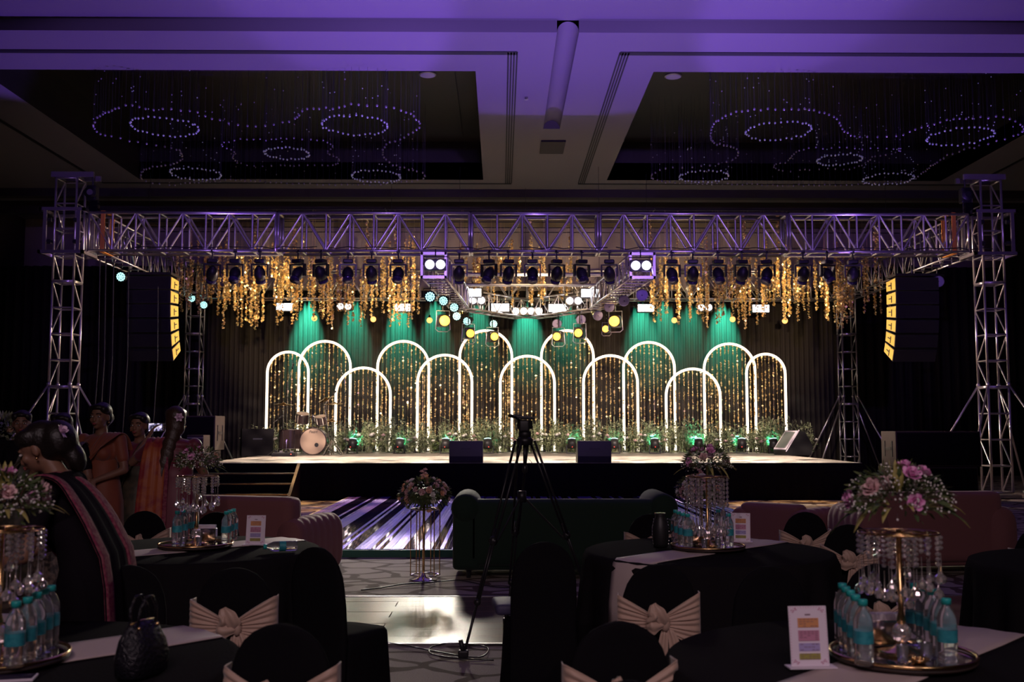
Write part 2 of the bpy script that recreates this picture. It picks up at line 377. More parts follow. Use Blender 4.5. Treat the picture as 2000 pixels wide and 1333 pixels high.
# parquet band across the hall
for r_ in range(8):
    y = 7.55+r_*.25
    for i, x in enumerate(range(-14, 16, 3)):
        o = M().box((0, 0, 0), (2.99, .244, .016)).build('plank', 'parquet') if (r_, i) == (0, 0) else None
        if o is None: o = bpy.data.objects.new('plank', PL); COL.objects.link(o)
        else: PL = o.data; fl = bpy.data.objects['floor']
        o.parent = fl; o.location = (x+(r_ % 2)*1.3-.4, y, .004+.0015*((i*7+r_*3) % 2))
for y in (7.41, 9.44): struct(M().box((.5, y, .008), (31, .03, .020)), 'trim_%d' % (10 if y < 8 else 11), 'alud')

# ------------------------------------------------------------------ chandeliers in the coffers
def crystal_ring(pts, z, drop, r, seg):
    """beads along a closed outline with threads up to the coffer"""
    m_ = M(); t_ = M(); L = 0; P = [Vector((p[0], p[1], z)) for p in pts]; k = len(P)
    for i in range(k):
        a, b_ = P[i], P[(i+1) % k]; n_ = max(1, int((b_-a).length/seg))
        for j in range(n_):
            q = a.lerp(b_, j/n_)+Vector((R.uniform(-.01, .01), R.uniform(-.01, .01), R.uniform(-.02, .02)))
            m_.ell(q, r, 5, 3); t_.cyl(q, (q.x, q.y, 9.59), .0022, n=3, cap=False)
            for h_ in (.9, 1.3): 
                if R.random() < .25: m_.ell((q.x, q.y, z+h_*R.random()), r*.6, 4, 3)
    return m_, t_
def smooth_poly(ps, sub=4):
    out = []; k = len(ps)
    for i in range(k):
        p0, p1, p2, p3 = [Vector(ps[(i+d) % k]) for d in (-1, 0, 1, 2)]
        for j in range(sub):
            t = j/sub; out.append(.5*((2*p1)+(p2-p0)*t+(2*p0-5*p1+4*p2-p3)*t*t+(3*p1-p0-3*p2+p3)*t**3))
    return out
MT['bead'] = mat('chandelier_bead', (.35, .33, .38), .2, .4); MT['thread'] = mat('thread', (.05, .048, .06), .5)
MT['beadlit'] = mat('bead_glow', (.8, .8, .95), .05, .5, emit=(.45, .5, 1.0), es=.05)  # faint blue emission stands in for light caught by the ring beads
Lp = [(183, 248), (196, 226), (245, 207), (300, 213), (370, 217), (430, 236), (500, 245), (565, 236), (600, 214), (650, 211), (700, 204), (770, 212), (808, 228), (818, 248), (790, 268), (755, 282), (748, 302), (768, 322), (825, 338), (815, 352), (700, 362), (560, 358), (440, 352), (330, 362), (278, 350), (285, 330), (345, 318), (355, 302), (335, 288), (270, 278), (205, 264)]
Li = [(432, 282), (470, 272), (520, 273), (560, 271), (620, 273), (650, 285), (640, 298), (662, 312), (650, 324), (600, 322), (530, 324), (470, 320), (455, 308), (458, 296)]
Rp = [(1388, 268), (1392, 248), (1410, 230), (1450, 217), (1500, 213), (1560, 213), (1600, 218), (1635, 234), (1650, 256), (1680, 267), (1750, 265), (1800, 250), (1850, 234), (1900, 230), (1960, 230), (1998, 246), (1990, 262), (1930, 280), (1860, 300), (1830, 316), (1800, 340), (1760, 355), (1600, 362), (1440, 360), (1300, 356), (1272, 344), (1300, 330), (1370, 325), (1430, 312), (1442, 296), (1420, 284), (1395, 280)]
Ri = [(1550, 300), (1580, 290), (1640, 289), (1700, 291), (1755, 290), (1750, 298), (1710, 305), (1690, 318), (1660, 330), (1600, 330), (1530, 334), (1512, 324), (1540, 314)]
rings = (((322, 248, .67), (693, 245, .67), (382, 340, .60), (735, 345, .60), (560, 300, .5)), ((1520, 256, .67), (1875, 267, .67), (1375, 345, .60), (1735, 350, .60), (1640, 312, .5)))
for k, (outer, inner) in enumerate(((Lp, Li), (Rp, Ri))):
    z = 7.75
    cc = thing('crystal_chandelier', 'dark crystal chandelier with wavy bead outline and bead rings in the %s ceiling coffer' % ('left' if k == 0 else 'right'), 'chandelier', ((LX0+LX1)/2 if k == 0 else (RX0+RX1)/2, 24, 9.55))
    for nm, pts, zz, rr, sg in (('bead_outline', outer, z, .028, .12), ('bead_outline', inner, z-.1, .022, .11)):
        W = smooth_poly([onz(a, b_, zz).to_2d().to_3d() for a, b_ in pts]); m_, t_ = crystal_ring(W, zz, 1.6, rr, sg)
        a_ = tag(m_.build(nm, 'bead', cc, True, True), kind='stuff'); tag(t_.build('hanging_threads', 'thread', a_, False, True), kind='stuff')
    for (a, b_, rad) in rings[k]:
        c = onz(a, b_, z-.05); W = [(c.x+rad*math.cos(2*PI*i/36), c.y+rad*math.sin(2*PI*i/36), 0) for i in range(36)]
        m_, t_ = crystal_ring(W, z-.05, 1.6, .024, .115); a_ = tag(m_.build('bead_ring', 'beadlit', cc, True, True), kind='stuff'); tag(t_.build('hanging_threads', 'thread', a_, False, True), kind='stuff')
    M().box((0, 0, .02), (8.6, 7.6, .04)).build('mounting_plate', 'coffer', cc)

# ------------------------------------------------------------------ drapes behind the stage
def drape(name, label, x0, x1, y, z1, mt_, per, amp, n=5):
    cols = int((x1-x0)/per*n); rows = []
    ph = [R.uniform(-.5, .5) for _ in range(cols+1)]
    for z in (0, z1*.5, z1):
        rows.append([Vector((x0+(x1-x0)*i/cols, y+amp*math.sin(2*PI*i/n+ph[i]*.8)*(1 if z else 1.15)+.03*math.sin(i*.13), z)) for i in range(cols+1)])
    g = M().grid(rows); o = g.build(name, mt_, None, True, solid=.012); return tag(o, label, 'curtain')
xa, xb = at(405, 700, 31.6).x, at(1640, 700, 31.6).x
drape('stage_backdrop', 'pleated dark brown backdrop curtain behind the neon arches', xa, xb, 31.6, 5.75, 'drape', .15, .035, 6)
drape('side_curtain', 'black pleated curtain left of the stage backdrop', -15.8, xa-.1, 32.2, 6.6, 'sidedrape', .30, .07, 6)
drape('side_curtain', 'black pleated curtain right of the stage backdrop', xb+.1, 16.8, 32.2, 6.6, 'sidedrape', .30, .07, 6)

# ------------------------------------------------------------------ stage
SX0, SX1, SY0, SY1, SZ = -6.3, 7.62, 21.65, 31.3, .78
st = thing('stage', 'wide black-skirted stage with pale carpeted top', 'stage', ((SX0+SX1)/2, (SY0+SY1)/2, 0))
i = 0
for gx in range(6):
    for gy in range(4):
        wx = (SX1-SX0)/6; wy = (SY1-SY0)/4
        o = M().box((0, 0, 0), (wx-.008, wy-.008, .04)).build('deck_panel', 'deck', st) if i == 0 else bpy.data.objects.new('deck_panel', DP)
        if i == 0: DP = o.data
        else: COL.objects.link(o); o.parent = st
        o.location = (SX0+wx*(gx+.5)-st.location.x, SY0+wy*(gy+.5)-st.location.y, SZ-.02+.001*((gx+gy) % 2)); i += 1
M().box(((SX0+SX1)/2, (SY0+SY1)/2+.1, (SZ-.05)/2), (SX1-SX0-.3, SY1-SY0-.4, SZ-.05)).build('understructure', 'bmetal', st, world=True)
sk = M(); n = 420
sk.grid([[Vector((SX0+(SX1-SX0)*i/n, SY0-.02-.012*math.sin(i*.9)*(1.6 if z == 0 else .6)-.008*math.sin(i*.23), z)) for i in range(n+1)] for z in (0, SZ*.5, SZ-.005)])
for x in (SX0, SX1): sk.box((x, (SY0+SY1)/2, SZ/2-.01), (.02, SY1-SY0, SZ-.02))
sk.build('skirt', 'black', st, world=True)
sr = thing('stage_steps', 'black wooden steps with brass nosings left of the stage front', 'steps', (-5.35, 21.0, 0))
for k in range(3):
    z = .585-.195*k; y = SY0-.05-.3*k
    a_ = M().box((-5.35, y-.15, z-.02), (2.2, .32, .04)).build('tread', 'bplastic', sr, world=True)
    M().box((-5.35, y-.315, z-.012), (2.2, .014, .016)).build('nosing', 'gold', a_, world=True)
    M().box((-5.35, y-.01, z+.08), (2.2, .02, .17)).build('riser', 'black', sr, world=True)
for x in (-6.48, -4.22):
    g = M(); ys = [SY0-.04, SY0-.04, SY0-1.02, SY0-1.02]; zs = [0, SZ, .16, 0]
    g.loft([[Vector((x-.03, ys[i], zs[i])) for i in range(4)], [Vector((x+.03, ys[i], zs[i])) for i in range(4)]]).build('stringer', 'wood', sr, world=True)

# ------------------------------------------------------------------ mirrored walkway
wk = thing('mirror_walkway', 'raised mirrored dance floor glowing violet before the stage', 'dance floor', (.47, 16.95, 0))
WX0, WX1, WY0, WY1 = -3.15, 4.1, 12.35, 21.5
M().box(((WX0+WX1)/2, (WY0+WY1)/2, .04), (WX1-WX0-.02, WY1-WY0-.02, .08)).build('base', 'bplastic', wk, world=True)
M().box(((WX0+WX1)/2, WY0-.015, .043), (WX1-WX0, .03, .086)).build('front_edge', 'edgegreen', wk, world=True)
for x in (WX0, WX1): M().box((x, (WY0+WY1)/2, .045), (.03, WY1-WY0, .095)).build('side_edge', 'alu', wk, world=True)
n = 150; dw = (WX1-WX0-.04)/n; fm = {}
for i in range(n):
    k = R.choice(['foil', 'foil', 'foil', 'foil', 'foil2', 'foil2', 'foil2', 'foil3']); ww = dw*(.92)
    if k not in fm: fm[k] = M().box((0, 0, 0), (ww, WY1-WY0-.02, .012)).mesh('mirror_strip', k)
    o = bpy.data.objects.new('mirror_strip', fm[k]); COL.objects.link(o); o.parent = wk
    o.location = (WX0+.02+dw*(i+.5)-wk.location.x, (WY0+WY1)/2-wk.location.y, .086); o.rotation_euler = (R.uniform(-.0006, .0006), R.uniform(-.02, .02), 0)

# ------------------------------------------------------------------ trusses
def truss_section(parent, a, b_, u, s_, n, rb=.016, rc=.025, mt_='alu', single=False, name='truss_section', flip=0, faces=(1, 1, 1, 1)):
    """box truss a..b; u, s_ half vectors; braces as sub-parts unless single"""
    a, b_, u, s_ = map(Vector, (a, b_, u, s_)); g = M(); cs = [(-u-s_), (u-s_), (u+s_), (-u+s_)]
    for c in cs: g.cyl(a+c, b_+c, rc, n=8)
    for e in (a, b_):
        for i in range(4): g.cyl(e+cs[i], e+cs[(i+1) % 4], rc*.8, n=6)
    jobs = []
    for i in range(n+1):
        p = a.lerp(b_, i/n)
        if 0 < i < n:
            for k, (i0, i1) in enumerate(((0, 1), (1, 2), (3, 2), (0, 3))):
                if faces[k]: jobs.append(('upright' if k % 2 == 0 else 'rung', p+cs[i0], p+cs[i1]))
        if i < n:
            q = a.lerp(b_, (i+1)/n); f = (i+flip) % 2
            for (lo, hi) in ((0, 1), (3, 2)):
                x0, x1 = (cs[lo], cs[hi]) if f else (cs[hi], cs[lo])
                jobs.append(('diagonal', p+x0, q+x1))
    if single:
        for nm, p, q in jobs: g.cyl(p, q, rb, n=6)
        return g.build(name, mt_, parent, True, True)
    o = g.build(name, mt_, parent, True, True)
    for nm, p, q in jobs: bar(nm, p, q, rb, mt_, o)
    return o
ZT, ZB_ = 6.17, 5.34; ZM = (ZT+ZB_)/2; HU = Vector((0, 0, (ZT-ZB_)/2))
ft = thing('front_truss', 'long aluminium box truss across the stage front, tinted violet', 'truss', (.65, 22.25, ZM))
xs = [-8.95, -4.86, -.66, 2.14, 6.28, 10.25]
for i in range(5):
    truss_section(ft, (xs[i]+.03, 22.25, ZM), (xs[i+1]-.03, 22.25, ZM), HU, (0, .25, 0), (8, 8, 5, 8, 8)[i], flip=i % 2, rb=.023, rc=.036)
for x in (-8.62, 9.9):
    s_ = M(); s_.box((x, 21.985, ZM), (.09, .012, .9)); s_.box((x, 22.515, ZM), (.09, .012, .9)); s_.box((x, 22.25, ZT+.035), (.09, .54, .012)); s_.box((x, 22.25, ZB_-.035), (.09, .54, .012)); s_.build('ratchet_strap', 'orange', ft, world=True)
# power cables lying along the lower chord
cb = M()
for j in range(9):
    x = -8+j*2.1; pts = []
    for i in range(9): pts.append((x+i*.24, 21.98+.02*math.sin(i*2+j), ZB_+.04+.05*abs(math.sin(i*1.3+j))))
    cb.tube(pts, .011, 5)
cb.build('cable', 'bplastic', ft, world=True)
stl = thing('side_truss', 'aluminium side truss running back from the left front tower', 'truss', (-9.0, 26.4, ZM))
truss_section(stl, (-8.95, 22.55, ZM), (-8.95, 30.2, ZM), HU, (.25, 0, 0), 14, single=True)
strr = thing('side_truss', 'aluminium side truss running back from the right front tower', 'truss', (10.35, 26.4, ZM))
truss_section(strr, (10.32, 22.55, ZM), (10.32, 30.2, ZM), HU, (.25, 0, 0), 14, single=True)
rt = thing('rear_truss', 'rear box truss in teal light behind the gold strands', 'truss', (.65, 30.5, ZM))
for i in range(4):
    x0 = -8.9+i*4.85; truss_section(rt, (x0+.02, 30.5, ZM), (x0+4.83, 30.5, ZM), HU, (0, .25, 0), 9, single=True, flip=i % 2)
# V-shaped truss over the stage
VP = [(-1.41, 21.35), (-1.10, 27.1), (.72, 29.6), (2.62, 27.1), (2.98, 21.35)]
vt = thing('centre_truss', 'pointed U-shaped lighting truss hanging over mid stage', 'truss', (.75, 26, 4.9)); ZV = 4.92
for i in range(4):
    a = Vector((*VP[i], ZV)); b_ = Vector((*VP[i+1], ZV)); d = (b_-a).normalized(); s_ = Vector((-d.y, d.x, 0))*.25
    o = truss_section(vt, a+d*(.02 if i in (0, 3) else .2), b_-d*(.02 if i in (0, 3) else .2), (0, 0, .25), s_, max(4, int((b_-a).length/.42)), name='truss_section')
for i, x in ((0, -1.41), (4, 2.98)):
    f = M()
    for dz in (-.25, .25): f.box((x, 21.32, ZV+dz), (.56, .05, .06))
    for dx in (-.25, .25): f.box((x+dx, 21.32, ZV), (.05, .05, .56))
    f.build('end_plate', 'alu', vt, world=True)
for x in (-1.41, 2.98):
    for y in (22.0, 22.5): bar('hanger', (x, y, ZV+.2), (x, y, ZB_), .02, 'alu', vt)
for x, y in ((.72, 29.5), (-1.1, 27.0), (2.62, 27.0)): bar('suspension_wire', (x, y, ZV+.2), (x, y, H), .005, 'bmetal', vt)
cr = M()
for y in (24.2, 26.0): cr.cyl((-.95, y, ZV+.25), (2.55, y, ZV+.25), .025); cr.cyl((-.95, y+.22, ZV+.25), (2.55, y+.22, ZV+.25), .025)
cr.build('cross_pipe', 'alu', vt, world=True)

# towers
def tower(x, y, w_, top, label, lead, single, nsec=3, strut=1.05):
    o = thing('truss_tower', label, 'tower', (x, y, 0)); h = w_/2; zz = [0.12+(top-.12)*i/nsec for i in range(nsec+1)]
    M().box((0, 0, .05), (w_+.25, w_+.25, .06)).build('base_plate', 'alud', o)
    for i in range(nsec):
        n = max(3, int((zz[i+1]-zz[i])/.50))
        truss_section(o, (x, y, zz[i]+.01), (x, y, zz[i+1]-.01), (0, h, 0), (h, 0, 0), n, single=single, name='tower_section', rc=.028, rb=.018, flip=i % 2)
    for dx, dy in ((-1, -1), (1, -1), (-1, 1), (1, 1)):
        a = Vector((x+dx*h, y+dy*h, 2.45)); b_ = Vector((x+dx*(h+1.05), y+dy*(h+strut), .06))
        g = M().cyl(a, b_, .024, n=8).ell(a, .05, 8, 5); g.cyl(b_+Vector((0, 0, -.05)), b_+Vector((0, 0, .02)), .07, n=10); g.build('outrigger', 'alu', o, True, True)
    return o
tl = tower(-9.45, 22.25, .45, 6.95, 'left front truss tower beside the group of women', 1, False, 3)
tr = tower(10.76, 22.25, .45, 6.95, 'right front truss tower standing on the patterned carpet', 1, False, 3)
tower(-9.18, 30.7, .42, 6.4, 'left rear truss tower beside the backdrop', 1, True, strut=.55)
tower(10.45, 30.7, .42, 6.4, 'right rear truss tower behind the stage edge', 1, True, strut=.55)
for k, (x, t) in enumerate(((-9.45, tl), (10.76, tr))):
    sg = 1 if k == 0 else -1
    # sleeve block riding on the tower
    s_ = M()
    for y in (21.86, 22.64):
        for dx in (-.36, .36): s_.box((x+dx, y, ZM), (.07, .05, 1.0))
        for z in (ZT+.05, ZB_-.05): s_.box((x, y, z), (.98, .06, .07))
    for dx in (-.46, .46):
        for z in (ZT+.05, ZB_-.05): s_.box((x+dx, 22.25, z), (.06, .84, .07))
    s_.build('sleeve_block', 'alu', t, world=True)
    for dx in (-.30, .30):
        for z in (ZT-.18, ZB_+.18):
            w_ = M(); w_.cyl((x+dx-.06, 21.92, z), (x+dx+.06, 21.92, z), .05, n=10); w_.box((x+dx, 21.95, z), (.18, .03, .05)); w_.build('guide_wheel', 'bplastic', t, world=True)
    tp = M(); tp.box((x+sg*.12, 22.05, 7.02), (.92, .07, .12)); tp.box((x+sg*.12, 22.45, 7.02), (.92, .07, .12)); tp.box((x-.2, 22.25, 7.02), (.06, .4, .1)); tp.box((x+.2, 22.25, 7.02), (.06, .4, .1))
    tp.build('top_beam', 'alud', t, world=True)
    hx = x+sg*.56
    hs = thing('chain_hoist', 'black chain hoist hanging from the %s front tower head' % ('left' if k == 0 else 'right'), 'hoist', (hx, 22.05, 6.6))
    M().rbox((0, 0, 0), (.22, .2, .34), .04).build('hoist_body', 'bmetal', hs)
    g = M().cyl((0, -.10, .0), (0, -.15, .0), .13, n=20); g.build('motor_cover', 'bplastic', hs, True); M().cyl((0, -.15, 0), (0, -.16, 0), .065, n=16).build('badge', 'alud' if k == 0 else 'bmetal', hs)
    g = M(); g.cyl((0, 0, .15), (0, 0, .36), .02); g.cyl((-.05, 0, -.15), (-.05, 0, -.45), .012); g.cyl((.05, 0, -.15), (.05, 0, -.45), .012)
    for i in range(12): g.ell((.1, 0, -.1-.03*i), (.012, .008, .02), 6, 4)
    g.build('chain', 'bmetal', hs); M().rbox((.05, 0, -.3), (.2, .14, .3), .04).build('chain_bag', 'black', hs)
# control cables dropping beside the left front tower
for i, (dx, top) in enumerate(((.32, 5.2), (.45, 5.1), (.62, 5.2), (.95, 4.9), (1.6, 4.6))):
    x = -9.1+dx; tag(M().tube([(x, 22.3, top), (x+.03, 22.32, 3), (x-.02, 22.3, 1.4), (x, 22.3, .01)], .012, 6).build('cable_drop', 'bmetal'), '%s thin black cable hanging beside the left front tower' % ORD[i], 'cable', 'cables beside the left tower')
# ================================================================== LAMPS
def head_proto():
    o = thing('moving_head_light', 'x', 'stage light', (0, 0, 0))
    g = M(); g.rbox((0, 0, -.10), (.22, .18, .09), .03); g.build('base', 'bplastic', o); 
    g = M(); g.cyl((0, 0, -.04), (0, 0, .14), .018); g.box((0, 0, .12), (.08, .07, .06)); g.build('clamp', 'bmetal', o)
    y = M(); y.box((0, 0, -.175), (.36, .10, .03))
    for s_ in (-1, 1): y.box((s_*.17, 0, -.30), (.03, .09, .26))
    y.build('yoke', 'bmetal', o)
    a = Euler((math.radians(38), 0, 0)).to_matrix()
    h = M(); h.ell((0, 0, -.38), (.125, .13, .19), 16, 10, a); hd = h.build('head', 'bplastic', o, True)
    c = Vector((0, 0, -.38)); d = a @ Vector((0, 0, -1)); M().cyl(c+d*.14, c+d*.20, .105, .11, 20).build('front_lens', 'lens', hd, True)
    M().cyl(c-d*.15, c-d*.19, .06, .05, 12).build('rear_vent', 'bmetal', hd, True); return o
HX = [415, 460, 508, 582, 627, 680, 726, 778, 897, 955, 993, 1040, 1087, 1136, 1190, 1312, 1353, 1402, 1449, 1497, 1568, 1615, 1665]
hp = head_proto()
for i, px in enumerate(HX):
    p = at(px, 500, 22.0); sect = 'left of the centre truss' if px < 830 else ('between the centre truss arms' if px < 1200 else 'right of the centre truss'); n0 = 0 if px < 830 else (8 if px < 1200 else 15)
    o = place(hp, i == 0, (p.x, 22.0, ZB_-.13), R.uniform(-.5, .5)+PI*(i % 2), 'black moving head, %s from the left of those %s' % (ORD[i-n0], sect), 'moving heads under the front truss')
def par_proto(face):
    o = thing('led_par_can', 'x', 'stage light')
    g = M(); g.cyl((0, .02, 0), (0, .26, 0), .125, .10, 18); g.build('can', 'bmetal', o, True)
    f = M().cyl((0, .0, 0), (0, .03, 0), .135, .135, 20).build('front_ring', 'bmetal' if face else 'vface', o, True)
    if face:
        g = M()
        for r_, k in ((0, 1), (.045, 6), (.088, 12)):
            for i in range(k): t = 2*PI*i/k; g.cyl((r_*math.cos(t), -.006, r_*math.sin(t)), (r_*math.cos(t), .004, r_*math.sin(t)), .019, n=8)
        tag(g.build('led_array', 'lampled', f, False), kind='stuff')
    else:
        M().cyl((0, -.006, 0), (0, .01, 0), .115, n=22).build('rear_plate', 'vface', f); M().cyl((0, -.02, 0), (0, 0, 0), .012, n=8).build('screw', 'bmetal', f)
    g = M().tube([(-.15, .1, 0), (-.15, .1, .17), (.15, .1, .17), (.15, .1, 0)], .011, 6); g.cyl((0, .1, .16), (0, .1, .32), .014); g.build('bracket', 'bmetal', o)
    return o
pf, pb = par_proto(True), par_proto(False)
# hung from the lower chords of the centre truss: pixel, depth
for i, (px, py, Y) in enumerate(((840, 580, 22.6), (866, 588, 24.4), (887, 601, 26.0), (892, 618, 27.2), (912, 628, 28.1), (964, 633, 29.2))):
    place(pf, i == 0, at(px, py, Y), R.uniform(-.3, .3), 'glowing led can on the centre truss left arm, %s from the audience end' % ORD[i], 'led cans on the left arm').rotation_euler.x = .25
for i, (px, py, Y) in enumerate(((1254, 577, 22.6), (1219, 588, 24.4), (1190, 600, 26.0), (1168, 617, 27.2), (1135, 625, 28.1), (1088, 633, 29.2))):
    place(pb, i == 0, at(px, py, Y), R.uniform(-.25, .25), 'violet-faced can on the centre truss right arm, %s from the audience end' % ORD[i], 'unlit cans on the right arm').rotation_euler.x = .3
for i, (px, py, Y) in enumerate(((236, 541, 24.3), (268, 549, 25.8), (374, 583, 29.8), (398, 596, 30.3))):
    place(pf, False, at(px, py, Y), R.uniform(-.3, .3), 'teal glowing led can under the left side truss, %s from the front' % ORD[i], 'led cans on the left side truss').rotation_euler.x = .2
for i, (px, py, Y) in enumerate(((1833, 550, 24.0), (1798, 558, 25.0))):
    place(pb, False, at(px, py, Y), R.uniform(-.2, .2), 'dim round can under the right side truss, %s from the front' % ORD[i], 'cans on the right side truss')
for o in [q for q in bpy.data.objects if q.name.startswith('led_par_can')]:
    ztop = ZV-.22 if abs(o.location.x-.75) < 2.6 else ZB_; h_ = ztop-o.location.z
    if h_ > .3: M().cyl((0, .1, .30), (0, .1+.3*(h_-.3)*0, h_), .012).build('drop_pole', 'bmetal', o)
def spot_proto(m_):
    o = thing('profile_spotlight', 'x', 'stage light')
    g = M(); g.rbox((0, .22, .02), (.26, .42, .30), .04); g.build('housing', 'bmetal', o)
    g = M(); g.cyl((0, -.04, -.0), (0, .06, 0), .125, .12, 18); g.build('lens_tube', 'bmetal', o, True)
    M().ell((0, -.035, 0), (.112, .06, .112) if m_ == 'lampy' else (.135, .07, .135), 18, 8).build('lens', m_, o, True)
    M().tube([(-.17, .2, .05), (-.19, .2, -.2), (-.12, .2, -.26), (.12, .2, -.26), (.19, .2, -.2), (.17, .2, .05), (.17, .2, .28), (-.17, .2, .28)], .014, 6, True).build('yoke', 'alu', o, True)
    g = M().cyl((0, .2, .27), (0, .2, .50), .016); g.build('clamp', 'bmetal', o); return o
sy, so = spot_proto('lampy'), spot_proto('lampo')
SP = [(sy, 918, 652, 27.6, 'yellow lensed spotlight hanging left of centre, beside the small led can'), (sy, 965, 658, 28.6, 'yellow lensed spotlight left of the centre truss tip'), (sy, 1088, 658, 28.6, 'yellow lensed spotlight right of the centre truss tip'), (sy, 1130, 651, 27.6, 'bright yellow spotlight hanging on the right rear leg of the centre truss'),
      (so, 868, 627, 26.2, 'glaring amber spotlight under the left arm of the centre truss'), (so, 1200, 628, 26.2, 'glaring amber spotlight under the right arm of the centre truss, the brightest lamp'), (so, 1183, 643, 26.9, 'smaller amber spotlight below and left of the brightest amber lamp')]
def clamp_arm(o, zt):
    q = Vector(o.location); best = None
    for i in range(4):
        a, b_ = Vector((*VP[i], 0)), Vector((*VP[i+1], 0)); d = b_-a; t = max(0, min(1, (Vector((q.x, q.y, 0))-a).dot(d)/d.length_squared)); p = a+d*t; e = (p-Vector((q.x, q.y, 0)))
        if best is None or e.length < best[0]: best = (e.length, p)
    L, p = best
    if L > .03:
        v = Vector((p.x-q.x, p.y-q.y, 0)); v -= v.normalized()*min(.2, L*.5); s_ = o.scale[0]; w_ = Matrix.Rotation(-o.rotation_euler.z, 4, 'Z') @ v
        M().cyl((0, .15, (zt-q.z)/s_), (w_.x/s_, .15+w_.y/s_, (zt-q.z)/s_), .014).build('clamp_arm', 'bmetal', o)
for o in [q for q in bpy.data.objects if q.name.startswith('led_par_can')]:
    if abs(o.location.x-.75) < 2.6: clamp_arm(o, 4.69)
for i, (p, px, py, Y, lb) in enumerate(SP):
    o = place(p, i in (0, 4), at(px, py, Y), (.25 if px < 1000 else -.25), lb, 'warm spotlights on the centre truss')
    if i == 6: o.scale = (.65,)*3
    # hanging pole up to the truss chord
    q = at(px, py, Y); g = M().cyl((0, .2, .48), (0, .2, max(.55, (ZV-.25-q.z)/o.scale[2])), .014); g.build('drop_pole', 'bmetal', o); clamp_arm(o, 4.68)
def blinder_proto(nm='audience_blinder'):
    o = thing(nm, 'x', 'stage light')
    M().rbox((0, .07, 0), (.46, .14, .24), .02).build('box', 'bmetal', o)
    for s_ in (-1, 1):
        r_ = M().lathe([(.108, 0), (.112, .02), (.10, .03)], n=20); r_.xf(Matrix.Rotation(-PI/2, 4, 'X')); r_.build('reflector', 'alud', o).location = (s_*.112, 0, 0)
        M().cyl((s_*.112, -.025, 0), (s_*.112, 0.0, 0), .092, n=20).build('lamp', 'lampw', o)
    M().tube([(-.25, .07, 0), (-.25, .07, .18), (.25, .07, .18), (.25, .07, 0)], .012, 6).cyl((0, .07, .17), (0, .07, .34), .014).build('bracket', 'bmetal', o); return o
def strobe_proto():
    o = thing('strobe_light', 'x', 'stage light')
    M().rbox((0, .08, 0), (.54, .16, .27), .02).build('housing', 'bmetal', o)
    for z in (-.055, .055): M().box((0, -.006, z), (.48, .02, .096)).build('lit_panel', 'lampw', o)
    M().tube([(-.29, .08, 0), (-.29, .08, .2), (.29, .08, .2), (.29, .08, 0)], .012, 6).cyl((0, .08, .19), (0, .08, .34), .014).build('bracket', 'bmetal', o); return o
bp_, sp_ = blinder_proto(), strobe_proto()
BL = [(850, 517, 21.22, 'double white blinder on the left end plate of the centre truss'), (1252, 519, 21.22, 'double white blinder on the right end plate of the centre truss'), (932, 587, 27.35, 'double white blinder left of centre, between two strobes'), (1121, 588, 27.35, 'double white blinder right of centre, between two strobes'), (1015, 608, 28.95, 'double white blinder left of the centre truss tip'), (1045, 608, 28.95, 'double white blinder right of the centre truss tip'), (672, 599, 30.2, 'double white blinder on the rear truss, left side'), (1377, 601, 30.2, 'double white blinder on the rear truss, right side')]
for i, (px, py, Y, lb) in enumerate(BL): place(bp_, i == 0, at(px, py, Y), 0, lb, 'double blinders')
SB = [(922, 572, 27.1, 'white strobe panel hanging left of centre, the upper one'), (977, 601, 28.25, 'white strobe panel left of the centre truss tip'), (1089, 602, 28.25, 'white strobe panel right of the centre truss tip'), (1153, 573, 27.0, 'white strobe panel hanging right of centre, the upper one'), (556, 600, 30.2, 'white strobe panel far left on the rear truss'), (785, 601, 30.2, 'white strobe panel left of centre on the rear truss'), (1262, 602, 30.2, 'white strobe panel right of centre on the rear truss'), (1486, 603, 30.2, 'white strobe panel far right on the rear truss')]
for i, (px, py, Y, lb) in enumerate(SB): place(sp_, i == 0, at(px, py, Y), 0, lb, 'strobe panels')
# pendant bulbs
bu = thing('pendant_bulb', 'x', 'lamp'); M().ell((0, 0, 0), .085, 14, 9).build('globe', 'bulb', bu, True); M().cyl((0, 0, .07), (0, 0, .15), .035, .03, 10).build('socket', 'bmetal', bu); M().cyl((0, 0, .15), (0, 0, 1.44), .006, n=5).build('cord', 'bmetal', bu)
for i, (px, py) in enumerate(((501, 620), (614, 622), (729, 624), (839, 626), (1317, 626), (1431, 624), (1533, 627))):
    place(bu, i == 0, at(px, py, 30.25), 0, 'small warm globe bulb hanging before the backdrop, %s from the left' % ORD[i], 'pendant globe bulbs')

# ================================================================== NEON ARCHES
AR = [(563, 688, 40, 30.75), (635, 667, 50, 31.0), (710, 719, 53, 30.1), (788, 667, 50, 31.0), (869, 694, 53, 30.1), (949, 646, 51, 31.0), (1030, 696, 53, 30.1), (1108, 646, 51, 31.0), (1192, 695, 53, 30.1), (1267, 669, 50, 31.0), (1353, 721, 53, 30.1), (1424, 672, 50, 31.0), (1495, 692, 38, 30.75)]
def bead_string(L, seed, dense=1):
    rr = random.Random(seed); g = M(); z = 0
    while z < L:
        run = rr.uniform(.08, .5) if rr.random() < .75*dense+.1 else 0
        e = min(L, z+run)
        while z < e:
            a = rr.uniform(0, 2*PI); s_ = rr.uniform(.019, .034); t = rr.uniform(-.7, .7)
            u = Vector((math.cos(a), math.sin(a), 0))*s_; v = Vector((-math.sin(a)*math.sin(t), math.cos(a)*math.sin(t), math.cos(t)))*s_
            c = Vector((rr.uniform(-.008, .008), rr.uniform(-.008, .008), -z)); g.add([c-u, c-v, c+u, c+v], [(0, 1, 2, 3)]); z += .034
        z += rr.uniform(.04, .22)/dense
    g.cyl((0, 0, 0), (0, 0, -L), .0022, n=3, cap=False); return g
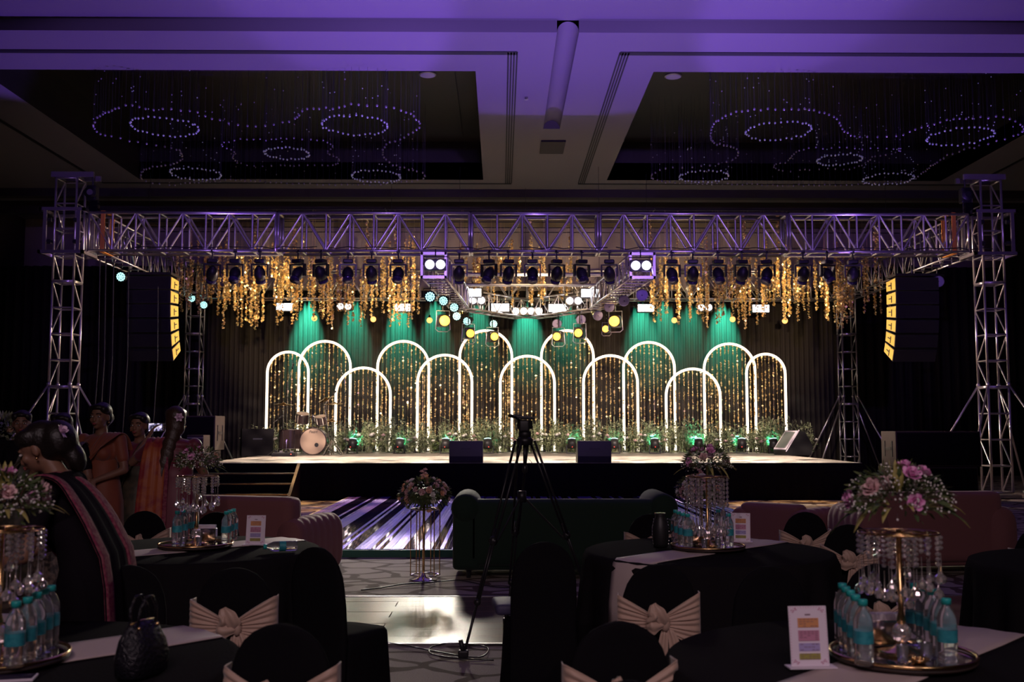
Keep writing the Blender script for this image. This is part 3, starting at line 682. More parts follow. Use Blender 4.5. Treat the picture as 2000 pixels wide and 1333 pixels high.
BS = [[bead_string(l, 50+i*7+k).mesh('bead_string', 'sequin') for k in range(3)] for i, l in enumerate((1.6, 2.0, 2.4, 2.8, 3.2, 3.6))]
for i, (px, py, hw, Y) in enumerate(AR):
    c = at(px, py, Y); r_ = hw*Y/F; zt = c.z-SZ; hb = zt-r_
    o = thing('neon_arch', 'x', 'neon arch', (c.x, Y, SZ)); row = 'tall rear' if Y > 30.9 else ('front' if Y < 30.5 else 'narrow end')
    pts = [(-r_, 0, .04), (-r_, 0, hb*.5), (-r_, 0, hb)]+[(-r_*math.cos(PI*k/22), 0, hb+r_*math.sin(PI*k/22)) for k in range(1, 22)]+[(r_, 0, hb), (r_, 0, hb*.5), (r_, 0, .04)]
    M().tube(pts, .036, 10).build('neon_tube', 'neon', o, True)
    M().tube([(p[0]*.965, .045, p[2]*.99) for p in pts], .02, 8).build('arch_frame', 'gold', o, True)
    for s_ in (-1, 1): M().box((s_*r_, .02, .02), (.22, .3, .04)).build('foot', 'bmetal', o)
    ns = 11 if hw > 45 else 9
    for k in range(ns):
        x = -r_*.9+1.8*r_*(k+.5)/ns+R.uniform(-.015, .015); zz = hb+math.sqrt(max(0, r_*r_-x*x))-.03; L = zz-R.uniform(.35, .7)
        j = min(range(6), key=lambda q: abs((1.6, 2.0, 2.4, 2.8, 3.2, 3.6)[q]-L)); b_ = bpy.data.objects.new('bead_string', R.choice(BS[j])); COL.objects.link(b_); b_.parent = o
        b_.location = (x, .03, zz); b_.scale = (1, 1, L/(1.6, 2.0, 2.4, 2.8, 3.2, 3.6)[j]); b_.rotation_euler = (0, R.uniform(-.01, .01), R.uniform(0, 6))
    side = 'from the left end' if i < 7 else 'from the right end'
    o['label'] = ('middle neon arch of the row, directly behind the tripod head' if i == 6 else '%s white neon arch with gold bead strings, %s %s' % (row, ORD[i] if i < 7 else ORD[12-i], side)); o['group'] = 'neon arches on the stage'

# ================================================================== GOLD STRANDS
def tinsel(T, L, seed):
    rr = random.Random(seed); g = M(); z = T
    while z < T+L:
        for _ in range(2):
            a = rr.uniform(0, 2*PI); s_ = rr.uniform(.018, .036); t = rr.uniform(-1.2, 1.2)
            u = Vector((math.cos(a), math.sin(a), 0))*s_; v = Vector((-math.sin(a)*math.sin(t), math.cos(a)*math.sin(t), math.cos(t)))*s_*1.2
            c = Vector((rr.uniform(-.03, .03), rr.uniform(-.03, .03), -z)); g.add([c-u, c-v, c+u, c+v], [(0, 1, 2, 3)])
        z += rr.choice((.022, .022, .022, .03, .06))
    g.cyl((0, 0, 0), (0, 0, -T-L), .002, n=3, cap=False); return g.mesh('gold_strand', 'sequin')
TM = [(t+l, t, tinsel(t, l, 900+i*29+k*7)) for i, t in enumerate((.12, .5, .9, 1.3, 1.7)) for k, l in enumerate((.9, 1.2, 1.5, 1.9, 2.3, 2.7))]
bt = [26.2, 27.0, 27.8, 28.6, 29.3]
bg = thing('ceiling_batten_grid', 'thin black battens above the stage carrying the gold strands', 'batten grid', (.5, 27.7, 7.1))
for y in bt: bar('batten', (-9.9, y, 7.15), (11.6, y, 7.15), .014, 'bmetal', bg)
for x in (-9.6, -3, 4, 10.6): 
    bar('batten', (x, 26.1, 7.17), (x, 29.4, 7.17), .014, 'bmetal', bg); bar('suspension_wire', (x, 27.7, 7.17), (x, 27.7, 8.49), .006, 'bmetal', bg)
cnt = 0; zone = {0: 'left end of the stage canopy', 1: 'left half of the stage canopy', 2: 'middle of the stage canopy, above the tripod', 3: 'right half of the stage canopy', 4: 'right end of the stage canopy'}
clus = [(356, 9), (378, 8), (398, 10), (420, 9), (446, 9), (470, 10), (497, 14), (520, 12), (545, 9), (565, 8), (585, 8), (608, 9), (630, 8), (655, 8), (680, 9), (705, 10), (722, 7), (745, 7), (765, 8), (788, 7), (805, 8),
        (905, 7), (930, 8), (955, 8), (980, 7), (1010, 8), (1035, 8), (1060, 8), (1090, 7), (1115, 7), (1290, 8), (1300, 8), (1325, 9), (1350, 8), (1372, 8), (1395, 8), (1420, 9), (1440, 8), (1465, 8), (1487, 9), (1510, 9), (1533, 8), (1556, 9), (1580, 9), (1605, 9), (1628, 8), (1650, 8), (1672, 8), (1695, 7), (1712, 5), (1745, 4)]
tot = sum(c for _, c in clus); 
for px, n in clus:
    for k in range(round(n*298/tot) if px != 356 else 6):
        Y = R.choice(bt); x = px+R.gauss(0, 8); mid = 860 < px < 1150
        yb = R.choice((R.uniform(600, 645), R.uniform(575, 630), R.uniform(540, 605))) if not mid else R.uniform(530, 600)
        if px < 400 or px > 1700: yb -= 25
        zb = at(x, yb, Y).z; D = 7.148-zb; tt = R.choice((.12, .5, .9, 1.3, 1.7)) if R.random() < .3 else R.choice((.9, 1.3, 1.7))
        tl_, _, me = min(TM, key=lambda q: abs(q[0]-D)+.35*abs(q[1]-tt))
        o = bpy.data.objects.new('gold_strand', me); COL.objects.link(o)
        o.location = (at(x, yb, Y).x, Y, 7.148); o.scale = (1, 1, D/tl_); o.rotation_euler = (0, 0, R.uniform(0, 6)); cnt += 1
        tag(o, 'glittering gold sequin strand hanging above the stage, %s' % zone[0 if px < 420 else 1 if px < 830 else 2 if px < 1200 else 3 if px < 1600 else 4], 'gold strand', 'gold strands, '+zone[0 if px < 420 else 1 if px < 830 else 2 if px < 1200 else 3 if px < 1600 else 4])

# ================================================================== FLOWER BED
def bush(seed):
    rr = random.Random(seed); o = thing('flower_bush', 'x', 'flower bush')
    g = M()
    for s_ in range(44):
        a = rr.uniform(0, 2*PI); r0 = rr.uniform(0, .30); b0 = Vector((r0*math.cos(a)*1.2, r0*math.sin(a)*.7, .02)); t = b0+Vector((rr.uniform(-.18, .18), rr.uniform(-.12, .1), rr.uniform(.35, .82)*(1-.5*r0)))
        g.cyl(b0, t, .004, .002, 3, False)
        for k in range(15):
            f = rr.uniform(.25, 1); p = b0.lerp(t, f); d = Vector((rr.uniform(-1, 1), rr.uniform(-1, 1), rr.uniform(-.2, .9))); g.leafq(p, d, (rr.uniform(-.4, .4), rr.uniform(-.4, .4), 1), rr.uniform(.06, .13), rr.uniform(.025, .05))
    tag(g.build('foliage', 'leaf', o), kind='stuff')
    g = M()
    for s_ in range(90):
        d = Vector((rr.uniform(-1, 1), rr.uniform(-1, .3), rr.uniform(-.3, .5))); g.leafq((rr.uniform(-.4, .4), rr.uniform(-.25, .1), rr.uniform(.02, .30)), d, (0, 0, 1), rr.uniform(.07, .13), rr.uniform(.03, .06))
    tag(g.build('low_foliage', 'darkleaf', o), kind='stuff')
    for k in range(rr.choice((2, 3, 4))):
        g = M(); c = Vector((rr.uniform(-.35, .35), rr.uniform(-.26, -.12), rr.uniform(.18, .42))); rose(g, c, .055, rr); g.build('blossom', rr.choice(('white', 'white', 'pinkpale')), o)
    return o
def rose(g, c, r, rr=R, up=(0, 0, 1), n=3):
    """cup of overlapping petals"""
    q = Vector(up).to_track_quat('Z', 'Y').to_matrix(); c = Vector(c)
    for ring, (k, rad, h, tilt) in enumerate(((3, .35, 1.0, .15), (5, .62, .8, .45), (6, .95, .5, .9))[:n]):
        for i in range(k):
            a = 2*PI*(i+.5*ring)/k+rr.uniform(-.1, .1); u = Vector((math.cos(a), math.sin(a), 0)); t = Vector((-math.sin(a), math.cos(a), 0)); w_ = r*rad*2.2/k*1.5
            b0 = u*r*.15; m1 = u*r*rad*.8+Vector((0, 0, r*h*.5)); tp = u*r*rad*(1+tilt*.25)+Vector((0, 0, r*h))
            vs = [b0, m1-t*w_, m1+t*w_, tp-t*w_*.7, tp+t*w_*.7, tp+Vector((0, 0, r*.12))+u*r*.1]
            g.add([c+q @ v for v in vs], [(0, 2, 1), (1, 2, 4, 3), (3, 4, 5)])
    g.ell(c+q @ Vector((0, 0, r*.45)), r*.3, 6, 4)
bush_p = [bush(s_) for s_ in range(5)]
nb = 30
for i in range(nb):
    px = 505+(1560-505)*i/(nb-1); p = at(px, 860, 29.9)
    lb = 'green flower bush below the neon arches, %s from the %s end of the bed' % ((ORD[i], 'left') if i < 15 else (ORD[nb-1-i], 'right'))
    o = place(bush_p[i % 5], i < 5, (p.x+R.uniform(-.08, .08), 29.55+R.uniform(-.12, .12)+.1*(i % 2), SZ), R.uniform(-.5, .5), lb, 'flower bushes on the stage', (R.uniform(.95, 1.2), 1, R.uniform(1.0, 1.35)))
fp = thing('floor_par_can', 'x', 'stage light'); M().cyl((0, 0, .16), (0, .06, .40), .13, .115, 18).build('can', 'bplastic', fp, True)
M().cyl((0, .058, .395), (0, .064, .42), .10, n=16).build('lens', 'lampled', fp); g = M(); g.box((-.15, 0, .12), (.02, .06, .24)); g.box((.15, 0, .12), (.02, .06, .24)); g.box((0, 0, .01), (.32, .16, .02)); g.build('stand', 'bmetal', fp)
M().box((0, -.133, .19), (.02, .008, .014)).build('indicator', 'redled', fp)
for i, px in enumerate(PARX):
    p = at(px, 870, 28.95); place(fp, i == 0, (p.x, 28.95, SZ), R.uniform(-.3, .3), 'black floor can lighting the flower bed, %s from the %s' % ((ORD[i], 'left') if i < 5 else (ORD[9-i], 'right')), 'floor cans before the flower bed')

# ================================================================== STAGE MONITORS, SPEAKERS
def wedge(name, label, loc, rz, w_=.70, d=.55, h=.46, light_grille=False, cab='bplastic'):
    o = thing(name, label, 'speaker', loc, rz)
    pr = [(-d/2, 0), (d/2, 0), (d/2, h*.35), (d*.12, h), (-d/2, h), (-d/2-.03, h*.3)]
    g = M(); g.loft([[Vector((x, y, z)) for y, z in pr] for x in (-w_/2, w_/2)]); g.build('cabinet', cab, o)
    n_ = Vector((0, h*.65, d*.38)).normalized(); a = Vector((0, d/2, h*.35)); b_ = Vector((0, d*.12, h)); up = (b_-a).normalized(); c = (a+b_)/2
    rot = Matrix((Vector((1, 0, 0)), up, n_)).transposed()
    M().rbox(c+n_*.012, (w_-.06, (b_-a).length-.05, .02), .008, rot).build('grille', 'alud' if light_grille else 'bmetal', o)
    M().box((0, -d/2-.012, h*.62), (w_*.3, .01, .05)).build('rear_handle', 'bmetal', o); return o
for px, n_ in ((911, 'left'), (1159, 'right')):
    p = at(px, 905, 21.95); wedge('floor_monitor', 'black wedge monitor at the stage front edge, %s of the tripod' % n_, (p.x, 21.97, SZ), 0, .71)
p = at(1552, 885, 27.5)
o = thing('side_monitor', 'tilted wedge speaker with white framed face at the right end of the flowers', 'speaker', (p.x, 27.6, SZ), .35)
g = M(); pr = [(-.42, .0), (.36, 0), (.42, .25), (.18, .62), (-.02, .66), (-.45, .12)]; g.loft([[Vector((x, y, z)) for x, z in pr] for y in (-.28, .28)]); g.build('cabinet', 'bplastic', o)
a = Vector((-.45, 0, .12)); b_ = Vector((-.02, 0, .66)); up = (b_-a).normalized(); n_ = Vector((-up.z, 0, up.x)); rot = Matrix((up, Vector((0, 1, 0)), up.cross(Vector((0, 1, 0))))).transposed()
for nm, dd, mm, off in (('white_frame', ((.64, .54, .02)), 'card', .012), ('grille', (.54, .44, .02), 'alud', .024)): M().rbox((a+b_)/2+n_*off, dd, .006, rot).build(nm, mm, o)
M().loft([[Vector((x, y, z)) for x, z in ((-.455, .10), (-.435, .10), (-.01, .66), (-.03, .68))] for y in (-.30, -.282)]).build('white_side_rim', 'card', o)
p = at(497, 888, 27.0)
wedge('side_monitor', 'black slanted monitor speaker at the left of the stage beside the drums', (p.x, 27.2, SZ), .3, .8, .75, .70, cab='black')
# line arrays hanging from the side trusses
def array(xc, side, label):
    o = thing('line_array', label, 'speaker', (xc, 23.9, 5.2)); z = 0; tilt = 0; y = 0
    g = M(); g.box((0, 0, -.12), (1.02, .62, .06)); g.cyl((0, 0, -.1), (0, 0, .15), .03); g.build('flying_frame', 'bmetal', o)
    yy, zz = 0.0, -.18
    for i in range(6):
        hh = .31; tilt = (0, .03, .09, .18, .30, .44)[i]; rot = Matrix.Rotation(tilt, 3, 'X')
        cpos = Vector((0, yy, zz))+rot @ Vector((0, 0, -hh/2))
        pr = [(-.30, -hh/2+.006), (.30, -hh/2+.03), (.30, hh/2-.03), (-.30, hh/2-.006)]
        g = M(); g.loft([[cpos+rot @ Vector((x, yv, zv)) for yv, zv in pr] for x in (-.5, .5)]); cab = g.build('speaker_module', 'bplastic', o)
        xs_ = side*.503
        g = M(); g.loft([[cpos+rot @ Vector((xs_+dx, yv*.93, zv*.9)) for yv, zv in pr] for dx in (-.006, .006)]); g.build('side_panel', 'yellowside', cab)
        g = M(); g.box(cpos+rot @ Vector((xs_+side*.012, .05, .0)), (.012, .16, .022), rot); g.box(cpos+rot @ Vector((xs_+side*.012, -.04, -.02)), (.012, .022, .16), rot); g.build('rigging_bracket', 'bmetal', cab)
        M().box(cpos+rot @ Vector((0, -.304, 0)), (.9, .01, .24), rot).build('grille', 'bmetal', cab)
        e = Vector((0, yy, zz))+rot @ Vector((0, 0, -hh-.005)); yy, zz = e.y, e.z
    return o
array(at(298, 600, 23.9).x, 1, 'black hanging line array speaker with yellow lit side, left of the stage')
array(at(1783, 600, 23.9).x, -1, 'black hanging line array speaker with yellow lit side, right of the stage')
light('SPOT', (-.9, 27.3, 4.6), (-7.5, 23.9, 4.2), 900, (1, .72, .12), .06, 16, .5)
light('SPOT', (2.4, 27.3, 4.6), (9.1, 23.9, 4.2), 900, (1, .72, .12), .06, 16, .5)
def sub(label, loc, w_, h, d=.8, rz=0):
    o = thing('subwoofer', label, 'speaker', loc, rz); M().rbox((0, 0, h/2), (w_, d, h), .015).build('cabinet', 'wood', o)
    M().box((0, -d/2-.006, h/2), (w_-.06, .012, h-.06)).build('grille', 'black', o)
    for s_ in (-1, 1):
        x = s_*(w_/2+.006); g = M(); 
        for y in (-.2, .2): g.box((x, y, h*.5), (.012, .05, h*.45)); 
        g.box((x, 0, h*.5), (.012, .3, .06)); g.build('handle_cutout', 'bmetal', o)
    return o
sub('black subwoofer on the floor right of the stage, bottom of the stack', (8.85, 21.3, 0), 1.75, .72)
sub('black subwoofer on top of another one right of the stage', (8.95, 21.35, .725), 1.75, .72)
sub('black subwoofer standing left of the stage behind the women', (-6.95, 23.6, 0), .9, 1.0)
sub('smaller black speaker box on top of the left subwoofer', (-6.85, 23.7, 1.005), .8, .78).location.x = -6.85
o = thing('amplifier_rack', 'brown fronted equipment case behind the long-haired woman', 'equipment case', (at(388, 850, 22.4).x, 22.4, 0))
M().rbox((0, 0, .68), (.36, .5, 1.36), .02).build('case', 'wood', o); M().box((0, -.255, .95), (.30, .012, .5)).build('front_panel', 'bmetal', o)
for z in (.4, 1.30): M().box((0, -.26, z), (.34, .012, .02)).build('edge_trim', 'alud', o)

# ================================================================== DRUM KIT
dk = at(615, 888, 27.9); DX, DY = dk.x, 27.6
o = thing('bass_drum', 'bass drum with pale front skin on the stage, brand word at its top', 'drum', (DX, DY, SZ))
rr_ = .355
g = M().cyl((0, 0, rr_+.01), (0, .45, rr_+.01), rr_, n=36); g.build('shell', 'drumshell', o, True); sharp(o.children[-1])
M().cyl((0, -.03, rr_+.01), (0, -.005, rr_+.01), rr_-.015, n=36).build('front_skin', 'cream', o)
g = M(); g.tube([(rr_*math.cos(t*2*PI/40), -.02, rr_+.01+rr_*math.sin(t*2*PI/40)) for t in range(40)], .016, 6, True); g.build('hoop', 'drumshell', o, True)
M().cyl((.10, -.036, .27), (.10, -.03, .27), .055, n=20).build('port_hole', 'bmetal', o)
for t in range(8): a = 2*PI*(t+.5)/8; bar('tension_rod', Vector(o.location)+Vector((rr_*1.03*math.cos(a), -.03, rr_+.01+rr_*1.03*math.sin(a))), Vector(o.location)+Vector((rr_*1.03*math.cos(a), .4, rr_+.01+rr_*1.03*math.sin(a))), .007, 'chrome', o)
tc = bpy.data.curves.new('brand_lettering', 'FONT'); tc.body = 'Pearl'; tc.size = .11; tc.align_x = 'CENTER'; tc.extrude = .001; tc.shear = .25
t0 = bpy.data.objects.new('tmp', tc); COL.objects.link(t0); tm = bpy.data.meshes.new_from_object(t0.evaluated_get(bpy.context.evaluated_depsgraph_get())); bpy.data.objects.remove(t0)
to = bpy.data.objects.new('brand_lettering', tm); COL.objects.link(to); to.parent = o; tm.materials.clear(); to.location = (0, -.034, .585); to.rotation_euler = (PI/2, 0, 0); tm.materials.append(MT['bmetal'])
for s_ in (-1, 1): bar('spur_leg', Vector(o.location)+Vector((s_*rr_, .1, .3)), Vector(o.location)+Vector((s_*(rr_+.12), .0, .01)), .010, 'chrome', o)
def drum(name, label, c, r_, h, tilt=(0, 0), legs=0, stand=True):
    o = thing(name, label, 'drum', c); rot = Euler((tilt[0], tilt[1], 0)).to_matrix().to_4x4()
    g = M().lathe([(r_, 0), (r_, h)], n=26).xf(rot); sharp(g.build('shell', 'drumshell', o, True))
    g = M().lathe([(r_-.004, h+.002), (r_-.004, h+.008)], n=26).xf(rot); g.build('head', 'cream', o)
    for z in (0.01, h): g = M().tube([(r_*1.02*math.cos(2*PI*i/26), r_*1.02*math.sin(2*PI*i/26), z) for i in range(26)], .009, 5, True).xf(rot); g.build('rim', 'chrome', o, True)
    g = M()
    for i in range(6): a = 2*PI*i/6; g.box((r_*1.03*math.cos(a), r_*1.03*math.sin(a), h/2), (.02, .02, h*.9))
    g.xf(rot).build('lugs', 'chrome', o)
    for i in range(legs): a = 2*PI*i/legs+.4; bar('leg', Vector(c)+Vector((r_*1.05*math.cos(a), r_*1.05*math.sin(a), h*.5)), Vector((c[0]+r_*1.15*math.cos(a), c[1]+r_*1.15*math.sin(a), SZ+.01)), .010, 'chrome', o)
    return o
drum('rack_tom', 'small tom drum mounted above the bass drum, the left one', (DX-.35, DY+.25, SZ+.86), .17, .26, (.3, .12))
drum('rack_tom', 'small tom drum mounted above the bass drum, the right one', (DX+.17, DY+.25, SZ+.82), .15, .22, (.3, -.12))
for x in (-.25, .15): pass
mp = thing('tom_mount', 'chrome tom holder rising from the bass drum', 'drum hardware', (DX, DY+.25, SZ+.70)); bar('post', (DX-.06, DY+.2, SZ+.715), (DX-.06, DY+.2, SZ+1.08), .014, 'chrome', mp); bar('arm', (DX-.06, DY+.2, SZ+1.05), (DX-.3, DY+.23, SZ+.98), .01, 'chrome', mp); bar('arm', (DX-.06, DY+.2, SZ+1.05), (DX+.14, DY+.23, SZ+.94), .01, 'chrome', mp)
drum('floor_tom', 'large dark floor tom left of the bass drum', (at(566, 860, 27.6).x, DY+.1, SZ+.16), .30, .52, legs=3)
drum('snare_drum', 'shallow snare drum behind the bass drum', (DX-.1, DY+.85, SZ+.6), .17, .14)
for s_ in (1,): pass
def cymbal(label, x, y, z, r_, tilt):
    o = thing('cymbal', label, 'cymbal', (x, y, SZ)); rot = Euler(tilt).to_matrix().to_4x4()
    g = M().lathe([(.02, .05), (.05, .035), (.06, .02), (r_, -.01), (r_, -.016), (.05, .012)], n=28).xf(Matrix.Translation((0, 0, z-SZ)) @ rot); g.build('plate', 'gold', o, True)
    bar('stand_pole', (x, y, SZ+.25), (x, y, z), .011, 'chrome', o)
    for k in range(3): a = 2*PI*k/3+.5; bar('leg', (x, y, SZ+.4), (x+.28*math.cos(a), y+.28*math.sin(a), SZ+.01), .009, 'chrome', o)
cymbal('flat cymbal on a stand left of the tom drums', at(553, 790, 27.9).x, 27.95, at(553, 790, 27.9).z, .26, (.08, .05, 0))
cymbal('thin cymbal on a stand right of the bass drum', at(652, 789, 27.8).x, 27.85, at(652, 789, 27.8).z, .24, (-.03, -.06, 0))
cymbal('tilted cymbal catching light over the right tom drum', at(637, 780, 28.3).x, 28.3, at(637, 780, 28.3).z, .22, (.25, -.35, 0))
cymbal('small hi-hat cymbal pair right of the drums', at(649, 823, 27.5).x, 27.4, at(649, 823, 27.5).z, .17, (0, 0, 0))
def mic(label, foot, top, tip, Y):
    a = at(*foot, Y); t = at(*top, Y); e = at(*tip, Y); o = thing('microphone_stand', label, 'microphone stand', (a.x, Y, SZ))
    bar('pole', (a.x, Y, SZ+.1), t, .010, 'chrome', o); bar('boom', t, e, .008, 'chrome', o); d = (e-t).normalized()
    M().cyl(e, e+d*.12, .016, .02, 10).ell(e+d*.15, .03, 8, 6).build('microphone', 'bmetal', o, True, True)
    for k in range(3): q = 2*PI*k/3; bar('leg', (a.x, Y, SZ+.15), (a.x+.28*math.cos(q), Y+.28*math.sin(q), SZ+.012), .009, 'bmetal', o)
mic('tall boom microphone stand left of the floor tom', (558, 888), (562, 745), (570, 722), 28.6)
mic('tall boom microphone stand right of the drum kit', (676, 882), (673, 735), (660, 716), 28.4)
mic('short microphone stand leaning over the cymbals', (646, 886), (633, 792), (648, 774), 27.3)
mic('low microphone stand beside the left monitor', (536, 886), (534, 826), (542, 820), 27.0)
o = thing('effects_pedals', 'low black pedal box with cables on the stage floor before the floor tom', 'pedal board', (at(560, 888, 26.6).x, 26.3, SZ)); M().rbox((0, 0, .05), (.6, .3, .1), .02).build('board', 'bplastic', o)
for k in range(4): M().rbox((-.2+.13*k, -.02, .12), (.08, .13, .05), .01).build('pedal', 'alud' if k % 2 else 'bmetal', o)
M().box((.2, -.152, .06), (.02, .01, .02)).build('indicator', 'redled', o)
# ================================================================== TABLES
TABLES = [(at(-5, 1290, 3.5).x, 3.5), (onz(402, 1064, .76).x, 6.75), (onz(1374, 1070, .76).x, 6.62), (onz(1752, 1288, .76).x, 3.5), (3.55, 5.95)]
TZ = .76; TR = .78
tn = ['near left', 'middle left', 'middle right', 'near right', 'far right']
def table_base(i, x, y):
    t = thing('banquet_table', 'round banquet table under the black cloth, %s of the photo' % tn[i], 'table', (x, y, 0), 0, 'banquet tables')
    M().lathe([(TR-.01, TZ-.03), (TR-.01, TZ-.006)], n=40).build('tabletop', 'wood', t)
    for k in range(4): a = PI/4+k*PI/2; M().cyl((.45*math.cos(a), .45*math.sin(a), 0), (.45*math.cos(a), .45*math.sin(a), TZ-.03), .018).build('leg', 'alud', t)
def cloth(i, x, y):
    g = M(); n = 150; rings = []
    for (r_, z, w_) in ((.02, TZ, 0), (.4, TZ, 0), (TR-.02, TZ, 0), (TR+.004, TZ-.008, 0), (TR+.02, TZ-.05, .2), (TR+.035, TZ-.25, .6), (TR+.05, .3, 1), (TR+.065, .012, 1.25)):
        rings.append([Vector(((r_+w_*.028*math.sin(k*2*PI*17/n+i)+w_*.010*math.sin(k*2*PI*29/n))*math.cos(2*PI*k/n), (r_+w_*.028*math.sin(k*2*PI*17/n+i)+w_*.010*math.sin(k*2*PI*29/n))*math.sin(2*PI*k/n), z)) for k in range(n)])
    g.loft(rings[::-1], False); g.f = [f[::-1] for f in g.f]; o = g.build('tablecloth', 'cloth', None, True); o.location = (x, y, 0)
    return tag(o, 'black tablecloth draped over the %s round table' % tn[i], 'tablecloth', 'black tablecloths')
def runner(i, x, y, ang=45, hang=.42, w_=.30):
    d = Vector((math.cos(math.radians(ang)), math.sin(math.radians(ang)), 0)); s_ = Vector((-d.y, d.x, 0)); rows = []
    xs_ = [(-TR-.06, TZ-hang), (-TR-.055, TZ-hang*.6), (-TR-.035, TZ-.12), (-TR-.012, TZ-.02), (-TR+.02, TZ+.004), (-.5, TZ+.004), (-.2, TZ+.004), (.2, TZ+.004), (.5, TZ+.004), (TR-.02, TZ+.004), (TR+.012, TZ-.02), (TR+.035, TZ-.12), (TR+.055, TZ-hang*.6), (TR+.06, TZ-hang)]
    for (u, z) in xs_:
        row = []
        for k in range(9):
            v = (k/8-.5)*w_; uu = math.copysign(1, u)*(math.sqrt(max(.01, u*u-v*v)) if abs(u) > TR-.1 else abs(u)); row.append(d*uu+s_*v+Vector((0, 0, z+.0015*math.sin(k*1.7+u*9))))
        rows.append(row)
    o = M().grid(rows).build('table_runner', 'runner', None, True, solid=.003); o.location = (x, y, 0)
    return tag(o, 'pale beige runner laid diagonally across the %s table' % tn[i], 'table runner', 'beige runners')
for i, (x, y) in enumerate(TABLES):
    table_base(i, x, y); cloth(i, x, y)
    if i < 4: runner(i, x, y)

# ------------------------------------------------------------------ tray, centrepiece
def tray(x, y, lb):
    t = thing('mirror_tray', lb, 'tray', (x, y, TZ+.007), 0, 'mirrored trays on the tables')
    M().lathe([(.225, .004), (.235, .010), (.235, .016), (.215, .016)], n=48).build('tray_body', 'wood', t, True)
    M().lathe([(.214, .0165), (.214, .0195)], n=48).build('mirror', 'mirror', t)
    g = M().tube([(.232*math.cos(2*PI*k/48), .232*math.sin(2*PI*k/48), .026) for k in range(48)], .0065, 6, True); g.build('gold_rim', 'gold', t, True); return t
def strand_mesh(n, L, seed):
    g = M(); rr = random.Random(seed)
    for k in range(n): g.ell((0, 0, -.012-.021*k), (.0092, .0092, .0096), 7, 5)
    z = -.012-.021*n; g.cyl((0, 0, z), (0, 0, z-L), .0016, n=4)
    z -= L; g.loft([[Vector((r_*math.cos(2*PI*j/9), r_*math.sin(2*PI*j/9), z+h_)) for j in range(9)] for r_, h_ in ((.0015, 0), (.0025, -.025), (.006, -.036), (.014, -.045), (.0175, -.058), (.013, -.071), (.005, -.076))])
    return g.mesh('crystal_strand', 'crystal')
CS = [strand_mesh(n, L, n) for n, L in ((3, .05), (4, .06), (5, .03), (4, .07), (7, .05), (6, .045))]
def leafblade(name, p, d, L, W, parent, m_='yleaf', droop=.4):
    d = Vector(d).normalized(); a = d.cross(Vector((0, 0, 1))); a = (a if a.length > .1 else Vector((1, 0, 0))).normalized(); rows = []
    for k in range(8):
        t = k/7; c = Vector(p)+d*L*t+Vector((0, 0, -droop*L*t*t)); w_ = W*math.sin(PI*min(1, t*.92+.08))**.8*.5+.0008
        rows.append([c-a*w_+Vector((0, 0, w_*.4)), c, c+a*w_+Vector((0, 0, w_*.4))])
    return M().grid(rows).build(name, m_, parent, True, solid=.0012)
